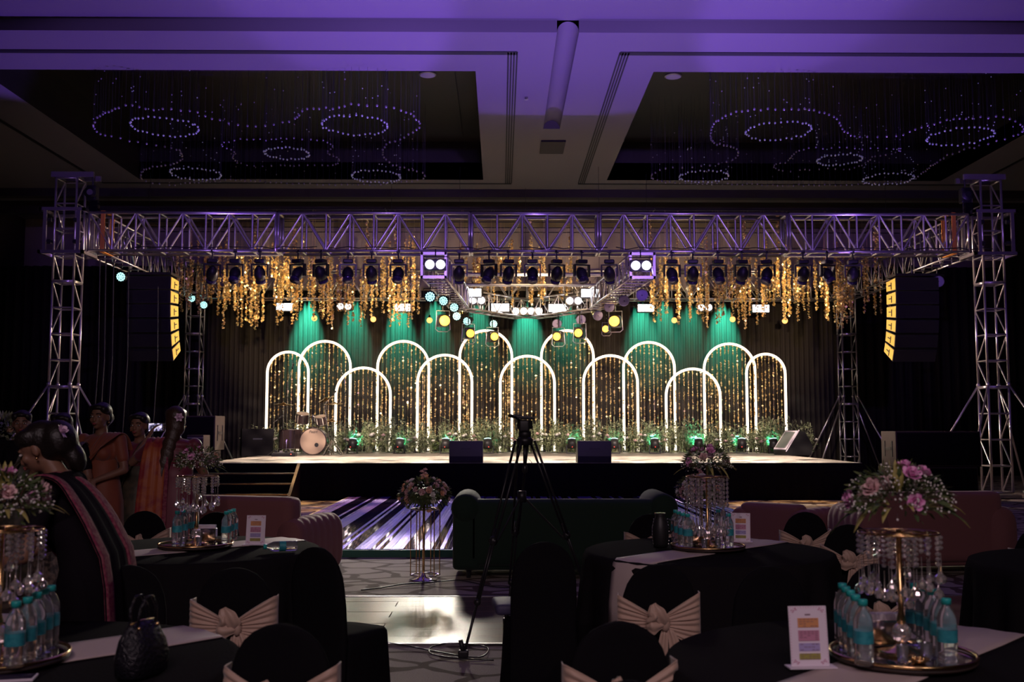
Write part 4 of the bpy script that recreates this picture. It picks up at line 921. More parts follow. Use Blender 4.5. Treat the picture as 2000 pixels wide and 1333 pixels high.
def centrepiece(x, y, lb, seed, kind='rose', hs=1.0, rad=.15, long=False):
    rr = random.Random(seed); o = thing('crystal_centrepiece', lb, 'centrepiece', (x, y, TZ+.0265))
    zt = .45*hs
    M().lathe([(.075, 0), (.078, .008), (.06, .014), (.03, .022), (.014, .04)], n=24).build('base', 'gold', o, True)
    M().ell((0, 0, .07), (.032, .032, .034), 16, 10).build('crystal_ball', 'crystal', o, True)
    M().lathe([(.012, .10), (.016, .115), (.009, .14), (.009, zt)], n=12).build('stem', 'gold', o, True)
    g = M(); 
    for r_ in (.05, .095, .13): g.tube([(r_*math.cos(2*PI*k/30), r_*math.sin(2*PI*k/30), zt-.01) for k in range(30)], .003, 5, True)
    for k in range(6): a = PI*k/3; g.cyl((0, 0, zt-.01), (.13*math.cos(a), .13*math.sin(a), zt-.01), .003, n=5)
    g.build('crystal_frame', 'gold', o, True)
    for r_, k, sc in ((.13, 14, (0, 1, 3, 5)), (.095, 9, (2, 1, 5)), (.05, 5, (4, 5))):
        for j in range(k):
            a = 2*PI*j/k+rr.uniform(-.12, .12); c = bpy.data.objects.new('crystal_strand', CS[4] if (long and rr.random() < .6) else CS[rr.choice(sc)]); COL.objects.link(c); c.parent = o
            c.location = (r_*math.cos(a), r_*math.sin(a), zt-.012); c.rotation_euler = (0, 0, rr.uniform(0, 6)); c.scale = (1, 1, 1.3 if long else rr.uniform(.78, .92))
    # flowers
    cz = zt+(.075 if rad > .17 else .058); g = M()
    for k in range(260):
        v = Vector((rr.gauss(0, 1), rr.gauss(0, 1), rr.uniform(-.25, 1.1))).normalized(); p = Vector((v.x*rad*.8, v.y*rad*.8, cz+.015+v.z*rad*.62)); g.leafq(p*1, v+Vector((0, 0, rr.uniform(-.6, .4))), (rr.uniform(-1, 1), rr.uniform(-1, 1), 1), rr.uniform(.025, .055), rr.uniform(.008, .018))
    tag(g.build('greenery', 'darkleaf', o), kind='stuff')
    g = M(); t = M()
    for k in range(300):
        v = Vector((rr.gauss(0, 1), rr.gauss(0, 1), rr.uniform(-.15, 1.25))).normalized(); p = Vector((v.x*rad*rr.uniform(.8, 1.12), v.y*rad*rr.uniform(.8, 1.12), cz+v.z*rad*rr.uniform(.5, .85))); g.ell(p, rr.uniform(.0028, .0045), 5, 3); t.cyl(Vector((0, 0, cz)).lerp(p, .5), p, .0006, n=3, cap=False)
    b_ = tag(g.build('babys_breath', 'white', o), kind='stuff'); tag(t.build('fine_stems', 'darkleaf', b_), kind='stuff')
    nf = 10 if kind == 'rose' else 9
    for k in range(nf):
        a = 2*PI*k/nf+rr.uniform(-.3, .3); el = rr.choice((.1, .45, .9)) if k < nf-1 else 1.4
        v = Vector((math.cos(a)*math.cos(el), math.sin(a)*math.cos(el), math.sin(el))); p = Vector((v.x*rad*.85, v.y*rad*.85, cz+.015+v.z*rad*.68)); g = M(); r_ = rr.uniform(.020, .028)
        if kind == 'rose': rose(g, p, r_, rr, v); nm = 'rose'; mm = rr.choice(('pinkp', 'pinkp', 'pinkpale'))
        else:
            nm = 'chrysanthemum'; mm = rr.choice(('pinkp', 'pinkp', 'peach')) if k else 'peach'; q = v.to_track_quat('Z', 'Y').to_matrix()
            for ring, (n_, l_, up) in enumerate(((14, 1, .15), (12, .8, .6), (9, .5, 1.2))):
                for j in range(n_): aa = 2*PI*j/n_+ring; d = q @ Vector((math.cos(aa), math.sin(aa), up)); g.leafq(p, d, v, r_*1.35*l_, r_*.42, -.1)
            g.ell(p+v*r_*.3, r_*.25, 6, 4)
        g.build(nm, mm, o)
    for k in range(13 if kind == 'rose' else 6):
        a = 2*PI*k/13+rr.uniform(-.3, .3); leafblade('lily_leaf', (math.cos(a)*rad*.5, math.sin(a)*rad*.5, cz), (math.cos(a), math.sin(a), rr.uniform(-.1, .9)), rr.uniform(.10, .17), rr.uniform(.014, .024), o, rr.choice(('yleaf', 'darkleaf', 'yleaf')), rr.uniform(.3, .8))
    for k in range(3 if seed in (4, 1) else 0): leafblade('lily_bud', (.01*k-.01, 0, cz+.05), (.1*k-.12, .05, 1), .11, .022, o, 'yleaf', 0)
    return o
def bottle_proto():
    o = thing('water_bottle', 'x', 'bottle')
    M().lathe([(.026, .001), (.031, .004), (.031, .02), (.0295, .028), (.031, .036), (.031, .135), (.029, .15), (.020, .172), (.0125, .182), (.0125, .190)], n=18).build('bottle_body', 'water', o, True)
    M().lathe([(.0315, .070), (.0315, .110)], n=20, cap=False).build('bottle_label', 'label', o, True)
    g = M().lathe([(.0155, .188), (.0155, .206), (.014, .2075)], n=18); g.build('cap', 'teal', o, True); return o
bo = bottle_proto(); first = [True]
def bottle(p, lb, grp): o = place(bo, first[0], p, R.uniform(0, 6), lb, grp); first[0] = False; return o
zb = TZ+.0275
def bottles(px_py, ti, side, rowlab):
    for k, (px, py) in enumerate(px_py): p = onz(px, py, zb); bottle((p.x, p.y, zb), 'teal capped water bottle, %s table, %s, %s from the camera' % (tn[ti], rowlab, ORD[k]), 'water bottles on the %s table' % tn[ti])
bottles(((27, 1305), (50, 1294), (68, 1281), (83, 1270), (96, 1262)), 0, 1, 'right row')
bottles(((1688, 1300), (1674, 1287), (1664, 1275), (1655, 1265), (1648, 1256)), 3, 0, 'left row')
bottles(((1852, 1297), (1838, 1283), (1824, 1272), (1808, 1262), (1788, 1256)), 3, 1, 'right row')
bottles(((345, 1061), (357, 1057), (366, 1053), (378, 1051)), 1, 0, 'left row')
bottles(((441, 1062), (448, 1058), (455, 1055)), 1, 1, 'right row')
bottles(((1344, 1069), (1334, 1066), (1326, 1062), (1320, 1058)), 2, 0, 'left row')
bottles(((1424, 1068), (1414, 1063), (1404, 1057)), 2, 1, 'right row')
p = onz(550, 1066, TZ+.045); o = bottle((p.x-.09, p.y, TZ+.045), 'water bottle lying on its side on the middle left table', 'water bottles on the middle left table'); o.rotation_euler = (0, PI/2-.08, .35); o.rotation_euler = (PI/2*0, PI/2, .3+PI); o.location = (p.x+.09, p.y+.04, TZ+.033+.006)
TRX = []
for i, ((x, y), sd, kd, hs, rad) in enumerate(zip(TABLES[:4], (1, 2, 3, 4), ('rose', 'mum', 'rose', 'rose'), (.95, 1.0, 1.0, .92), (.155, .145, .15, .18))):
    if i == 0: x, y = at(-12, 1290, 3.5).x, 3.5
    tray(x, y, 'round mirrored tray with gold rim on the %s table' % tn[i])
    cx = x+(.01 if i == 0 else 0)
    centrepiece(cx, y, ['crystal stand with pink roses and lily leaves on the near left table', 'crystal stand topped with pink and peach daisies on the middle left table', 'crystal stand topped with pink roses on the middle right table', 'largest crystal stand with lily leaves and pink roses on the near right table'][i], sd, kd, hs, rad, long=(i == 2))
    # napkin holder behind the stem, glass and small candle cups before it
    nx = x+(.02 if i != 1 else .06)
    nh = thing('napkin_holder', 'shiny silver napkin holder on the %s tray' % tn[i], 'napkin holder', (nx-.03+(.0 if i != 2 else -.05), y+.135, zb), 0)
    M().rbox((0, 0, .045), (.13, .05, .09), .006).build('holder', 'steel', nh); g = M()
    for k in range(5): g.box((0, -.018+.009*k, .096), (.115, .006, .03))
    g.build('napkins', 'card', nh)
    for k, (dx, dy) in enumerate(((.045, -.09), (-.045, -.12))):
        tu = thing('glass_tumbler', 'small clear glass tumbler on the %s tray, %s of the stem' % (tn[i], 'right' if dx > 0 else 'left'), 'glass', (x+dx, y+dy, zb))
        M().lathe([(.017, .001), (.020, .055), (.0185, .055), (.0155, .006)], n=14).build('tumbler_wall', 'glass', tu, True)
    cp = thing('gold_dish', 'low gold dish on the %s tray' % tn[i], 'dish', (x-.0, y-.135, zb)); M().lathe([(.02, .001), (.034, .012), (.036, .016), (.03, .012), (.01, .006)], n=16).build('dish_body', 'gold', cp, True)
    for k in range(7): a = k*.9; M().ell((.017*math.cos(a)*(k > 0), .017*math.sin(a)*(k > 0), .015), .006, 6, 4).build('wrapped_sweet', 'gold', cp, True)
# menu cards
def menu(px, py, i, rz, lb, w_=.127, h_=.19):
    p = onz(px, py, TZ+.003); o = thing('menu_card', lb, 'menu card', (p.x, p.y, TZ+.006), rz, 'menu cards')
    rot = Matrix.Rotation(-.12, 3, 'X'); P = lambda x, z, f=-.0035: Vector((x, 0, .006))+rot @ Vector((x*0, f, z))
    def pl(nm, x, z, ww, hh, m_, f=-.0035, th=.0012, par=None): return M().box(Vector((x, 0, .004))+rot @ Vector((0, f, z)), (ww, th, hh), rot).build(nm, m_, par or o)
    pl('card_panel', 0, h_/2, w_, h_, 'card', 0, .004); M().box((0, -.004, .003), (w_+.03, .055, .004)).build('card_foot', 'card', o)
    for nm, zf, hf, m_ in (('orange_block', .72, .155, 'blk1'), ('pink_block', .505, .175, 'blk2'), ('lilac_block', .315, .13, 'blk3'), ('olive_block', .16, .10, 'blk4')):
        b_ = pl(nm, 0, h_*zf, w_*.55, h_*hf, m_); g = M(); n_ = max(2, int(hf*30))
        for k in range(n_):
            for q in range(5):
                if R.random() < .8: g.box(Vector((-w_*.2+q*w_*.1, 0, .004))+rot @ Vector((0, -.0045, h_*(zf+hf*(.36-.72*k/(n_-1))))), (w_*.075, .0006, .0016), rot)
        tag(g.build('print_lines', 'ink', b_), kind='stuff')
    g = M()
    for s_ in (-1, 1):
        for zz in (.07, .93):
            for k in range(5): g.box(Vector((s_*w_*(.42-.03*k), 0, .004))+rot @ Vector((0, -.0028, h_*(zz+(.03*math.sin(k*1.5)*(1 if zz < .5 else -1))))), (.006, .0006, .003), rot)
        for k in range(18): g.box(Vector((s_*w_*.47, 0, .004))+rot @ Vector((0, -.0028, h_*(.05+.05*k))), (.0015, .0006, .003), rot)
    for k in range(14): g.box(Vector((-w_*.45+k*w_*.9/13, 0, .004))+rot @ Vector((0, -.0028, h_*.975)), (.003, .0006, .0015), rot)
    tag(g.build('ornament_border', 'blk2', o), kind='stuff')
    tt = M(); tt.box(Vector((0, 0, .004))+rot @ Vector((0, -.0028, h_*.855)), (.018, .0006, .004), rot); tt.build('heading_print', 'ink', o)
MT['blk1'] = mat('orange_print', (.66, .30, .13), .7); MT['blk2'] = mat('pink_print', (.55, .24, .36), .7); MT['blk3'] = mat('lilac_print', (.40, .34, .62), .7); MT['blk4'] = mat('olive_print', (.36, .33, .08), .7); MT['ink'] = mat('print_ink', (.20, .10, .14), .7)
menu(1583, 1306, 3, .06, 'white menu card with four coloured blocks on the near right table')
menu(498, 1066, 1, -.05, 'white menu card with four coloured blocks on the middle left table, behind the lying bottle')
menu(1447, 1060, 2, -.3, 'white menu card with four coloured blocks on the middle right table')
o = thing('phone', 'pale phone lying at the near edge of the near left table', 'phone', (onz(28, 1330, TZ).x, onz(28, 1331, TZ).y, TZ+.002), .2); M().rbox((0, 0, .006), (.13, .075, .009), .003).build('phone_body', 'card', o); M().box((0, 0, .0108), (.12, .066, .0008)).build('screen', 'lens', o)
# handbag
p = onz(272, 1325, TZ); o = thing('handbag', 'dark glossy handbag with raised handles on the near left table', 'handbag', (p.x, p.y+.02, TZ+.005), 1.25)
g = M(); rings = []
for z, a, b_ in ((0, .085, .045), (.01, .095, .052), (.06, .098, .056), (.11, .088, .045), (.15, .070, .024), (.165, .062, .014)):
    rings.append([Vector((a*math.copysign(abs(math.cos(t))**.6, math.cos(t)), b_*math.copysign(abs(math.sin(t))**.7, math.sin(t)), z+.006*math.sin(3*t)*(z > .1))) for t in [2*PI*k/24 for k in range(24)]])
g.loft(rings); g.build('bag_body', 'bagl', o, True) if 'bagl' in MT else None
MT['bagl'] = mat('glossy_leather', (.012, .011, .016), .22, bump=(90, .9)); g.build('bag_body', 'bagl', o, True)
for s_ in (-1, 1): M().tube([(-.045, s_*.014, .155), (-.040, s_*.018, .21), (-.015, s_*.02, .245), (.015, s_*.02, .245), (.040, s_*.018, .21), (.045, s_*.014, .155)], .0045, 8).build('handle', 'bagl', o, True)
M().tube([(-.060, 0, .166), (0, .002, .170), (.060, 0, .166)], .003, 6).build('zip', 'gold', o, True)
for s_ in (-1, 1): M().ell((s_*.045, -.02, .152), .007, 8, 6).build('handle_ring', 'gold', o, True)
# ribbed flask on the middle right table
p = onz(1290, 1070, TZ); o = thing('ribbed_vase', 'black vase edged with small studs on the middle right table, left of the tray', 'vase', (p.x, p.y, TZ+.005))
M().lathe([(.045, 0), (.05, .02), (.055, .06), (.055, .12), (.045, .165), (.033, .19), (.035, .205), (.035, .215), (.03, .213)], n=24).build('vase_body', 'bplastic', o, True)
M().lathe([(.036, .213), (.036, .219)], n=20).build('rim', 'steel', o)
for s_ in (-1, 1):
    for k in range(9): M().ell((s_*(.056-.0012*abs(k-3)**1.4), -.012, .02+.02*k), .0035, 6, 4).build('stud', 'steel', o)
M().tube([(.046, 0, .18), (.085, 0, .165), (.09, 0, .11), (.058, 0, .08)], .006, 7).build('handle', 'bplastic', o, True)

# ================================================================== CHAIRS
def chair(idx, bow=True, rz=0, w_=.19, hem=.05):
    o = thing('banquet_chair', 'x', 'chair')
    def sq(hw, y0, y1, z, e=.55, n=28): 
        cy, hy = (y0+y1)/2, (y1-y0)/2; return [Vector((hw*math.copysign(abs(math.cos(t))**e, math.cos(t)), cy+hy*math.copysign(abs(math.sin(t))**e, math.sin(t)), z)) for t in [2*PI*k/n for k in range(n)]]
    g = M(); R_ = []
    for z, k, yo in ((hem, 1.08, -.09), (.25, 1.04, -.07), (.45, 1.0, -.05), (.62, 1.0, -.065), (.70, .98, -.075), (.76, .93, -.08), (.81, .83, -.085), (.845, .70, -.088), (.872, .52, -.09), (.89, .30, -.09), (.897, .1, -.09)):
        R_.append(sq(w_*k, yo-.025+(.008 if z > .8 else 0), yo+.03-(.008 if z > .8 else 0), z))
    g.loft(R_); g.build('back_cover', 'black', o, True)
    g = M(); n = 60; R_ = []
    for z, k in ((hem, 1.12), (.2, 1.08), (.40, 1.02), (.445, 1.0), (.462, .94), (.465, .5)):
        ring = []
        for j in range(n):
            t = 2*PI*j/n; f = 1+.03*math.sin(13*t+idx)*max(0, (.4-z))/.35
            ring.append(Vector((w_*k*f*math.copysign(abs(math.cos(t))**.45, math.cos(t)), .14+.205*k*f*math.copysign(abs(math.sin(t))**.45, math.sin(t)), z)))
        R_.append(ring)
    g.loft(R_); g.build('seat_cover', 'black', o, True)
    for x in (-1, 1):
        for y in (-.06, .31): M().cyl((x*(w_-.02), y, 0), (x*(w_-.03), y*.95, .44), .011).build('leg', 'alu', o, True)
    if bow:
        for s_ in (-1, 1):                                     # pleated fans wrapping the back
            rows = []; n = 41; za, zb2 = (.545, .765) if s_ < 0 else (.535, .775)
            kx, kz = .012*idx % .02-.01, .645
            for k in range(n):
                f = k/(n-1); row = []
                for j in range(9):
                    u = j/8; z0 = kz+(f-.5)*.045; z1 = za+(zb2-za)*f; ph = math.sin(f*PI*17+u*1.5+idx)*(.002+.007*u**.7)*min(1, (1-u)*3+.5)
                    row.append(Vector((kx+s_*(.012+(w_+.008-.012)*u), -.112-.010*math.sin(PI*u)-ph+.012*u**6, z0+(z1-z0)*u**.9+.003*math.sin(f*25+u*3))))
                z1 = za+(zb2-za)*f; row.append(Vector((kx*0+s_*(w_+.010), -.07, z1))); row.append(Vector((s_*(w_+.008), -.03, z1)))
                rows.append(row)
            M().grid(rows).build('sash_fan', 'sash', o, True, solid=.003)
        rows = []
        for z in (.60, .69): rows.append([Vector((w_*1.02*math.sin(t), -.055+.042*math.cos(t)*1, z)) for t in [(-.5+k/12)*PI for k in range(13)]])
        M().grid(rows).build('sash_band', 'sash', o, True, solid=.003)
        kn = M().ell((.02, -.135, .645), (.020, .018, .030), 12, 8); kn.build('knot', 'sash', o, True)
        rr = random.Random(idx*3+1)
        # puffed folds of the bow left of the knot
        def puff(p, q, w_, seed, fold):
            p, q = Vector(p), Vector(q); ax = (q-p).normalized(); sd = Vector((0, -1, 0)); s2 = ax.cross(sd).normalized(); R2 = []; r2 = random.Random(seed)
            for k in range(13):
                t = k/12; c = p.lerp(q, t)+Vector((.010*math.sin(t*5+seed), -.010*math.sin(PI*t), 0)); ww = w_*(math.sin(PI*(.10+.80*t))**.7)*(1+.12*math.sin(t*11+seed)); th = .016*math.sin(PI*(.12+.78*t))+.003
                R2.append([c+s2*ww*math.cos(a)+sd*(th*math.sin(a)+.0045*math.sin(a*fold+t*4)) for a in [2*PI*j/26 for j in range(26)]])
            return M().loft(R2)
        puff((.012, -.135, .640), (-.030, -.150, .735), .036, idx, 5).build('bow_loop', 'sash', o, True)
        puff((.010, -.140, .650), (-.072, -.145, .628), .033, idx+2, 4).build('bow_loop', 'sash', o, True)
        puff((-.018, -.152, .715), (-.058, -.150, .655), .020, idx+4, 3).build('bow_loop', 'sash', o, True)
        for s_, L in ((-1, .30), (1, .20)):
            rows = []
            for k in range(12):
                t = k/11; c = Vector((.022+s_*.012+s_*.05*t+.012*math.sin(3*t+idx), -.128-.012*math.sin(2*t), .625-L*t)); hw = .010+.030*t**.6
                rows.append([c+Vector((q*hw, -.008*math.cos(q*4.5), .02*abs(q)*t*(1 if k == 11 else 0))) for q in (-1, -.66, -.33, 0, .33, .66, 1)])
            M().grid(rows).build('sash_tail', 'sash', o, True, solid=.003)
    return o
CH = [(468, 1105, 4.75, 1, .05, 'black covered chair with beige bow at the near side of the middle left table'),
 (566, 1210, 3.45, 1, -.12, 'black covered chair with beige bow at the bottom edge, right of the near left table'),
 (640, 1066, 5.4, 0, -.55, 'plain black covered chair without bow, beside the parquet band'),
 (290, 997, 7.8, 1, .0, 'black chair with beige bow behind the middle left table, before the red sari'),
 (430, 999, 7.9, 0, .0, 'black chair without visible bow behind the daisy centrepiece'),
 (250, 1100, 4.75, 0, .3, 'black chair without bow behind the handbag'),
 (1058, 1056, 5.6, 0, .12, 'plain black covered chair before the camera tripod'),
 (1283, 1098, 4.8, 1, -.05, 'black covered chair with beige bow before the middle right table'),
 (1199, 1206, 3.5, 1, .1, 'black covered chair with wide beige bow at the bottom edge, right of the tripod'),
 (1222, 1316, 2.75, 0, .0, 'top of a black chair at the very bottom edge, below a beige bow'),
 (1490, 1102, 4.8, 0, .1, 'black chair without bow at the near right of the middle right table'),
 (1566, 999, 7.75, 1, .0, 'black chair with beige bow behind the middle right table'),
 (1655, 1023, 6.95, 1, -.2, 'black chair with pleated beige bow left of the largest crystal stand'),
 (1696, 1098, 4.95, 1, .12, 'black chair with beige bow directly behind the largest crystal stand'),
 (2010, 1030, 6.9, 1, .15, 'black chair with beige bow cut by the right edge'),
 (1262, 1003, 7.8, 1, .15, 'black chair with a glimpse of bow behind the studded black vase')]
for i, (px, py, Y, bow, rz, lb) in enumerate(CH):
    c = chair(i, bow, w_=.175 if i != 6 else .178, hem=.05 if i != 6 else .09); p = at(px, py, Y); c.location = (p.x, Y, 0); c.scale = (1, 1, 1); c.rotation_euler = (0, 0, rz); c['label'] = lb; c['group'] = 'covered banquet chairs'
    sc = p.z/.897
    if .9 < sc < 1.12: c.scale = (1, 1, sc)
o = thing('seat_pad', 'violet grey cushion on the seat of the chair before the tripod', 'cushion', (at(995, 1160, 5.85).x+.06, 5.95, .5), .1); M().rbox((0, 0, .03), (.30, .30, .06), .025).build('cushion_body', 'plum', o, True)

# ================================================================== SOFAS
def sofa(nm, lb, x, y, rz, W, D_, Hs, m_, arm_h, arm_r, ribs=0):
    o = thing(nm, lb, 'sofa', (x, y, 0), rz); h = W/2
    M().rbox((0, .02, .25), (W-.12, D_-.08, .34), .05).build('seat_base', m_, o, True)
    for s_ in (-1, 1): M().rbox((s_*(W/4-.06), .12, .44), (W/2-.16, D_-.42, .14), .05).build('seat_cushion', m_, o, True)
    M().rbox((0, -D_/2+.14, .12+(Hs-.12)/2), (W-2*arm_r*.9, .26, Hs-.12), .09).build('backrest', m_, o, True)
    for s_ in (-1, 1):
        g = M(); n = 20
        if not ribs:                                          # rolled arm running front to back
            R_ = []
            for yv, k in ((-D_/2, .86), (-D_/2+.05, 1), (D_/2-.06, 1), (D_/2, .86)):
                R_.append([Vector((s_*(h-arm_r)+arm_r*k*math.cos(t), yv, arm_h-arm_r+arm_r*k*math.sin(t))) for t in [2*PI*j/n for j in range(n)]])
            g.loft(R_); g.rbox((s_*(h-arm_r-.01), 0, (arm_h-arm_r+.12)/2), (arm_r*1.9, D_-.02, arm_h-arm_r-.05), .06)
            a = g.build('arm', m_, o, True)
        else:
            R_ = []
            for j in range(ribs*6+1):
                t = j/(ribs*6); yv = -D_/2+D_*t; bul = 1+.035*abs(math.sin(PI*ribs*t)); ed = 1-.10*(abs(2*t-1)**8)
                R_.append([Vector((s_*(h-arm_r)+arm_r*bul*ed*math.copysign(abs(math.cos(q))**.8, math.cos(q)), yv, .10+(arm_h-.10)*(.5+.5*ed*bul*math.copysign(abs(math.sin(q))**.55, math.sin(q))))) for q in [2*PI*k/n for k in range(n)]])
            g.loft(R_); g.build('arm', m_, o, True)
        for y_ in (-D_/2+.12, D_/2-.12): M().cyl((s_*(h-.18), y_, 0), (s_*(h-.18), y_, .12), .022, .032, 10).build('foot', 'bmetal', o)
    return o
p = onz(1104, 1132, 0); sofa('green_sofa', 'dark green velvet sofa with rolled arms seen from behind, centre of the floor', p.x, 11.0, 0, 2.33, .9, .80, 'velvetg', .86, .15)
p = at(500, 1000, 10.3); sofa('mauve_sofa', 'dusty mauve sofa with ribbed arm behind the middle left table', -2.72, 10.4, -.30, 2.1, .9, .88, 'mauve', .68, .14, 7)
p = at(1785, 1000, 11.5); sofa('mauve_sofa', 'dusty mauve sofa seen from behind, right of the walkway', 4.55, 11.2, .12, 1.75, .85, .86, 'mauve', .70, .16, 6)
o = sofa('mauve_armchair', 'dusty mauve rounded armchair beyond the chair with the bow, right side', 3.35, 12.2, -.75, 1.0, .8, .66, 'mauve', .60, .13, 5); o['category'] = 'armchair'

# ================================================================== FLOWER STANDS
def flower_stand(px, Y, lb, seed, dz=0):
    rr = random.Random(seed); x = at(px, 1000, Y).x; o = thing('flower_stand', lb, 'flower stand', (x, Y, 0))
    M().lathe([(.135, .002), (.137, .012), (.09, .022), (.03, .045), (.014, .08)], n=30).build('base', 'steel', o, True); M().lathe([(.013, .06), (.013, .78)], n=12).build('pole', 'gold', o, True)
    hx = [(.15*math.cos(PI/3*k+.2), .15*math.sin(PI/3*k+.2)+.22) for k in range(6)]
    for z in (.03, .70):
        for k in range(6): bar('hexagon_rail', Vector((hx[k][0], hx[k][1], z))+Vector(o.location), Vector((*hx[(k+1) % 6], z))+Vector(o.location), .009, 'steel', o, 6)
    for k in range(6): bar('hexagon_post', Vector((*hx[k], .03))+Vector(o.location), Vector((*hx[k], .70))+Vector(o.location), .006, 'gold', o, 6)
    for k in (0, 2, 4): bar('top_stay', Vector((0, 0, .74))+Vector(o.location), Vector((*hx[k], .70))+Vector(o.location), .005, 'gold', o, 6)
    cz = .85; g = M()
    for k in range(520):
        v = Vector((rr.gauss(0, 1), rr.gauss(0, 1), rr.uniform(-.6, 1.2))).normalized(); p = Vector((v.x*.22, v.y*.22+.08, cz+v.z*.14)); g.leafq(p, v+Vector((0, 0, rr.uniform(-.7, .3))), (rr.uniform(-1, 1), rr.uniform(-1, 1), 1), rr.uniform(.04, .08), rr.uniform(.015, .03))
    g.ell((0, .08, cz-.01), (.17, .17, .09), 12, 8); tag(g.build('greenery', 'darkleaf', o), kind='stuff')
    for k in range(62):
        v = Vector((rr.gauss(0, 1), rr.gauss(0, 1), rr.uniform(-.35, 1.3))).normalized(); p = Vector((v.x*.245, v.y*.245+.08, cz+v.z*.165+(.05 if k == 0 else 0))); g = M(); rose(g, p, rr.uniform(.022, .032), rr, v); g.build('blossom', rr.choice(('pinkpale', 'pinkpale', 'white', 'peach')), o)
    for k in range(5): p = Vector((rr.uniform(-.05, .05), .08, cz+.17+.02*k)); g = M(); rose(g, p, .025, rr); g.build('blossom', 'pinkpale', o)
    return o
flower_stand(828, 10.45, 'round pale flower arrangement on a hexagonal wire stand, left of the green sofa', 11)
flower_stand(1371, 11.2, 'pale flower arrangement on a stand hidden behind the rose centrepiece', 12)

# ================================================================== TRIPOD
TP = at(1025, 900, 7.35); tx, ty = TP.x, 7.35
o = thing('camera_tripod', 'tall black video tripod with fluid head before the green sofa', 'tripod', (tx, ty, 0))
ap = at(1026, 856, 7.35).z
fa = onz(905, 1290, 0); feet = [Vector((fa.x, fa.y, .02)), Vector((tx+.58, ty+.30, .02)), Vector((tx-.12, ty+.75, .02))]
for f in feet:
    hub = Vector((tx, ty, ap-.02)); d = (f-hub); d.z = 0; d.normalize(); s_ = Vector((-d.y, d.x, 0)); top = hub+d*.06; mid = top.lerp(f, .48); low = top.lerp(f, .76)
    g = M()
    for q in (-1, 1): g.cyl(top+s_*.035*q, mid+s_*.022*q, .009, n=8)
    g.cyl(mid-s_*.03, mid+s_*.03, .016); g.ell(mid, (.03, .03, .035), 8, 6)
    lg = g.build('leg', 'bmetal', o, True, True)
    g = M()
    for q in (-1, 1): g.cyl(mid.lerp(top, .12)+s_*.012*q, low+s_*.012*q, .008, n=8)
    g.build('lower_tubes', 'bmetal', lg, True, True); g = M().cyl(low, f, .009, n=8); g.ell(low, .025, 8, 6); g.build('end_tube', 'bplastic', lg, True, True)
    g = M(); g.rbox(f+Vector((0, 0, .02)), (.07, .05, .05), .012); g.cyl(f+Vector((0, 0, .03)), f+Vector((-.02, 0, .11)), .016); g.build('rubber_foot', 'bplastic', lg, True, True)
c = Vector((tx-.02, ty+.06, at(1025, 968, 7.4).z)); g = M().cyl(c+Vector((0, 0, -.05)), c+Vector((0, 0, .03)), .032, n=12); g.build('spreader_hub', 'bmetal', o, True, True)
for f in feet:
    hub = Vector((tx, ty, ap-.02)); m_ = hub.lerp(f, .50); bar('spreader_arm', c, m_, .007, 'bmetal', o)
hz = ap
g = M(); g.lathe([(.055, hz-.05), (.06, hz-.01), (.05, hz), (.04, hz+.01)], (tx, ty, 0), 18); g.cyl((tx, ty, hz-.05), (tx, ty, hz-.20), .014, .012); g.ell((tx, ty, hz-.22), (.02, .02, .035), 10, 6); g.build('bowl', 'bmetal', o, True, True)
g = M(); g.lathe([(.045, hz), (.045, hz+.04), (.035, hz+.05)], (tx, ty, 0), 18); g.rbox((tx-.005, ty, hz+.085), (.075, .11, .085), .015); g.cyl((tx-.055, ty, hz+.095), (tx+.055, ty, hz+.095), .032, n=14); g.build('fluid_head', 'bplastic', o, True, True)
g = M(); g.rbox((tx-.0, ty, hz+.145), (.14, .08, .022), .006, Matrix.Rotation(.06, 3, 'Y')); g.box((tx-.05, ty, hz+.16), (.06, .04, .014)); g.cyl((tx+.055, ty, hz+.13), (tx+.065, ty, hz+.175), .007); g.build('quick_plate', 'bmetal', o, False, True)
g = M(); g.tube([(tx-.03, ty-.03, hz+.12), (tx-.075, ty-.10, hz+.15), (tx-.10, ty-.16, hz+.155)], .008, 8); g.cyl((tx-.07, ty-.1, hz+.148), (tx-.11, ty-.17, hz+.158), .012); g.build('pan_handle', 'bplastic', o, True, True)
# cables on the floor
def cable(lb, pts, r_=.006, grp=None):
    P = []; k = len(pts)
    for i in range(k-1):
        p0, p1, p2, p3 = [Vector((*pts[min(max(i+d, 0), k-1)], 0)) for d in (-1, 0, 1, 2)]
        for j in range(5): t = j/5; P.append(.5*((2*p1)+(p2-p0)*t+(2*p0-5*p1+4*p2-p3)*t*t+(3*p1-p0-3*p2+p3)*t**3))
    W = [onz(q.x, q.y, 0) for q in P]; return tag(M().tube([(q.x, q.y, r_+.012) for q in W], r_, 6).build('floor_cable', 'bplastic', None, True), lb, 'cable', grp)
cable('thin black cable crossing the parquet edge behind the flower stand base', [(705, 1157), (740, 1153), (790, 1145), (850, 1141), (900, 1138), (960, 1150), (1000, 1152)])
cable('looped thin black cable on the carpet around the tripod foot', [(735, 1257), (800, 1268), (860, 1280), (930, 1290), (952, 1280), (945, 1268), (880, 1262), (842, 1270), (845, 1284), (900, 1292), (975, 1296)], .005)
cable('straight thin cable on the carpet right of the tripod foot', [(945, 1266), (975, 1264), (1010, 1270), (1060, 1300)], .005)
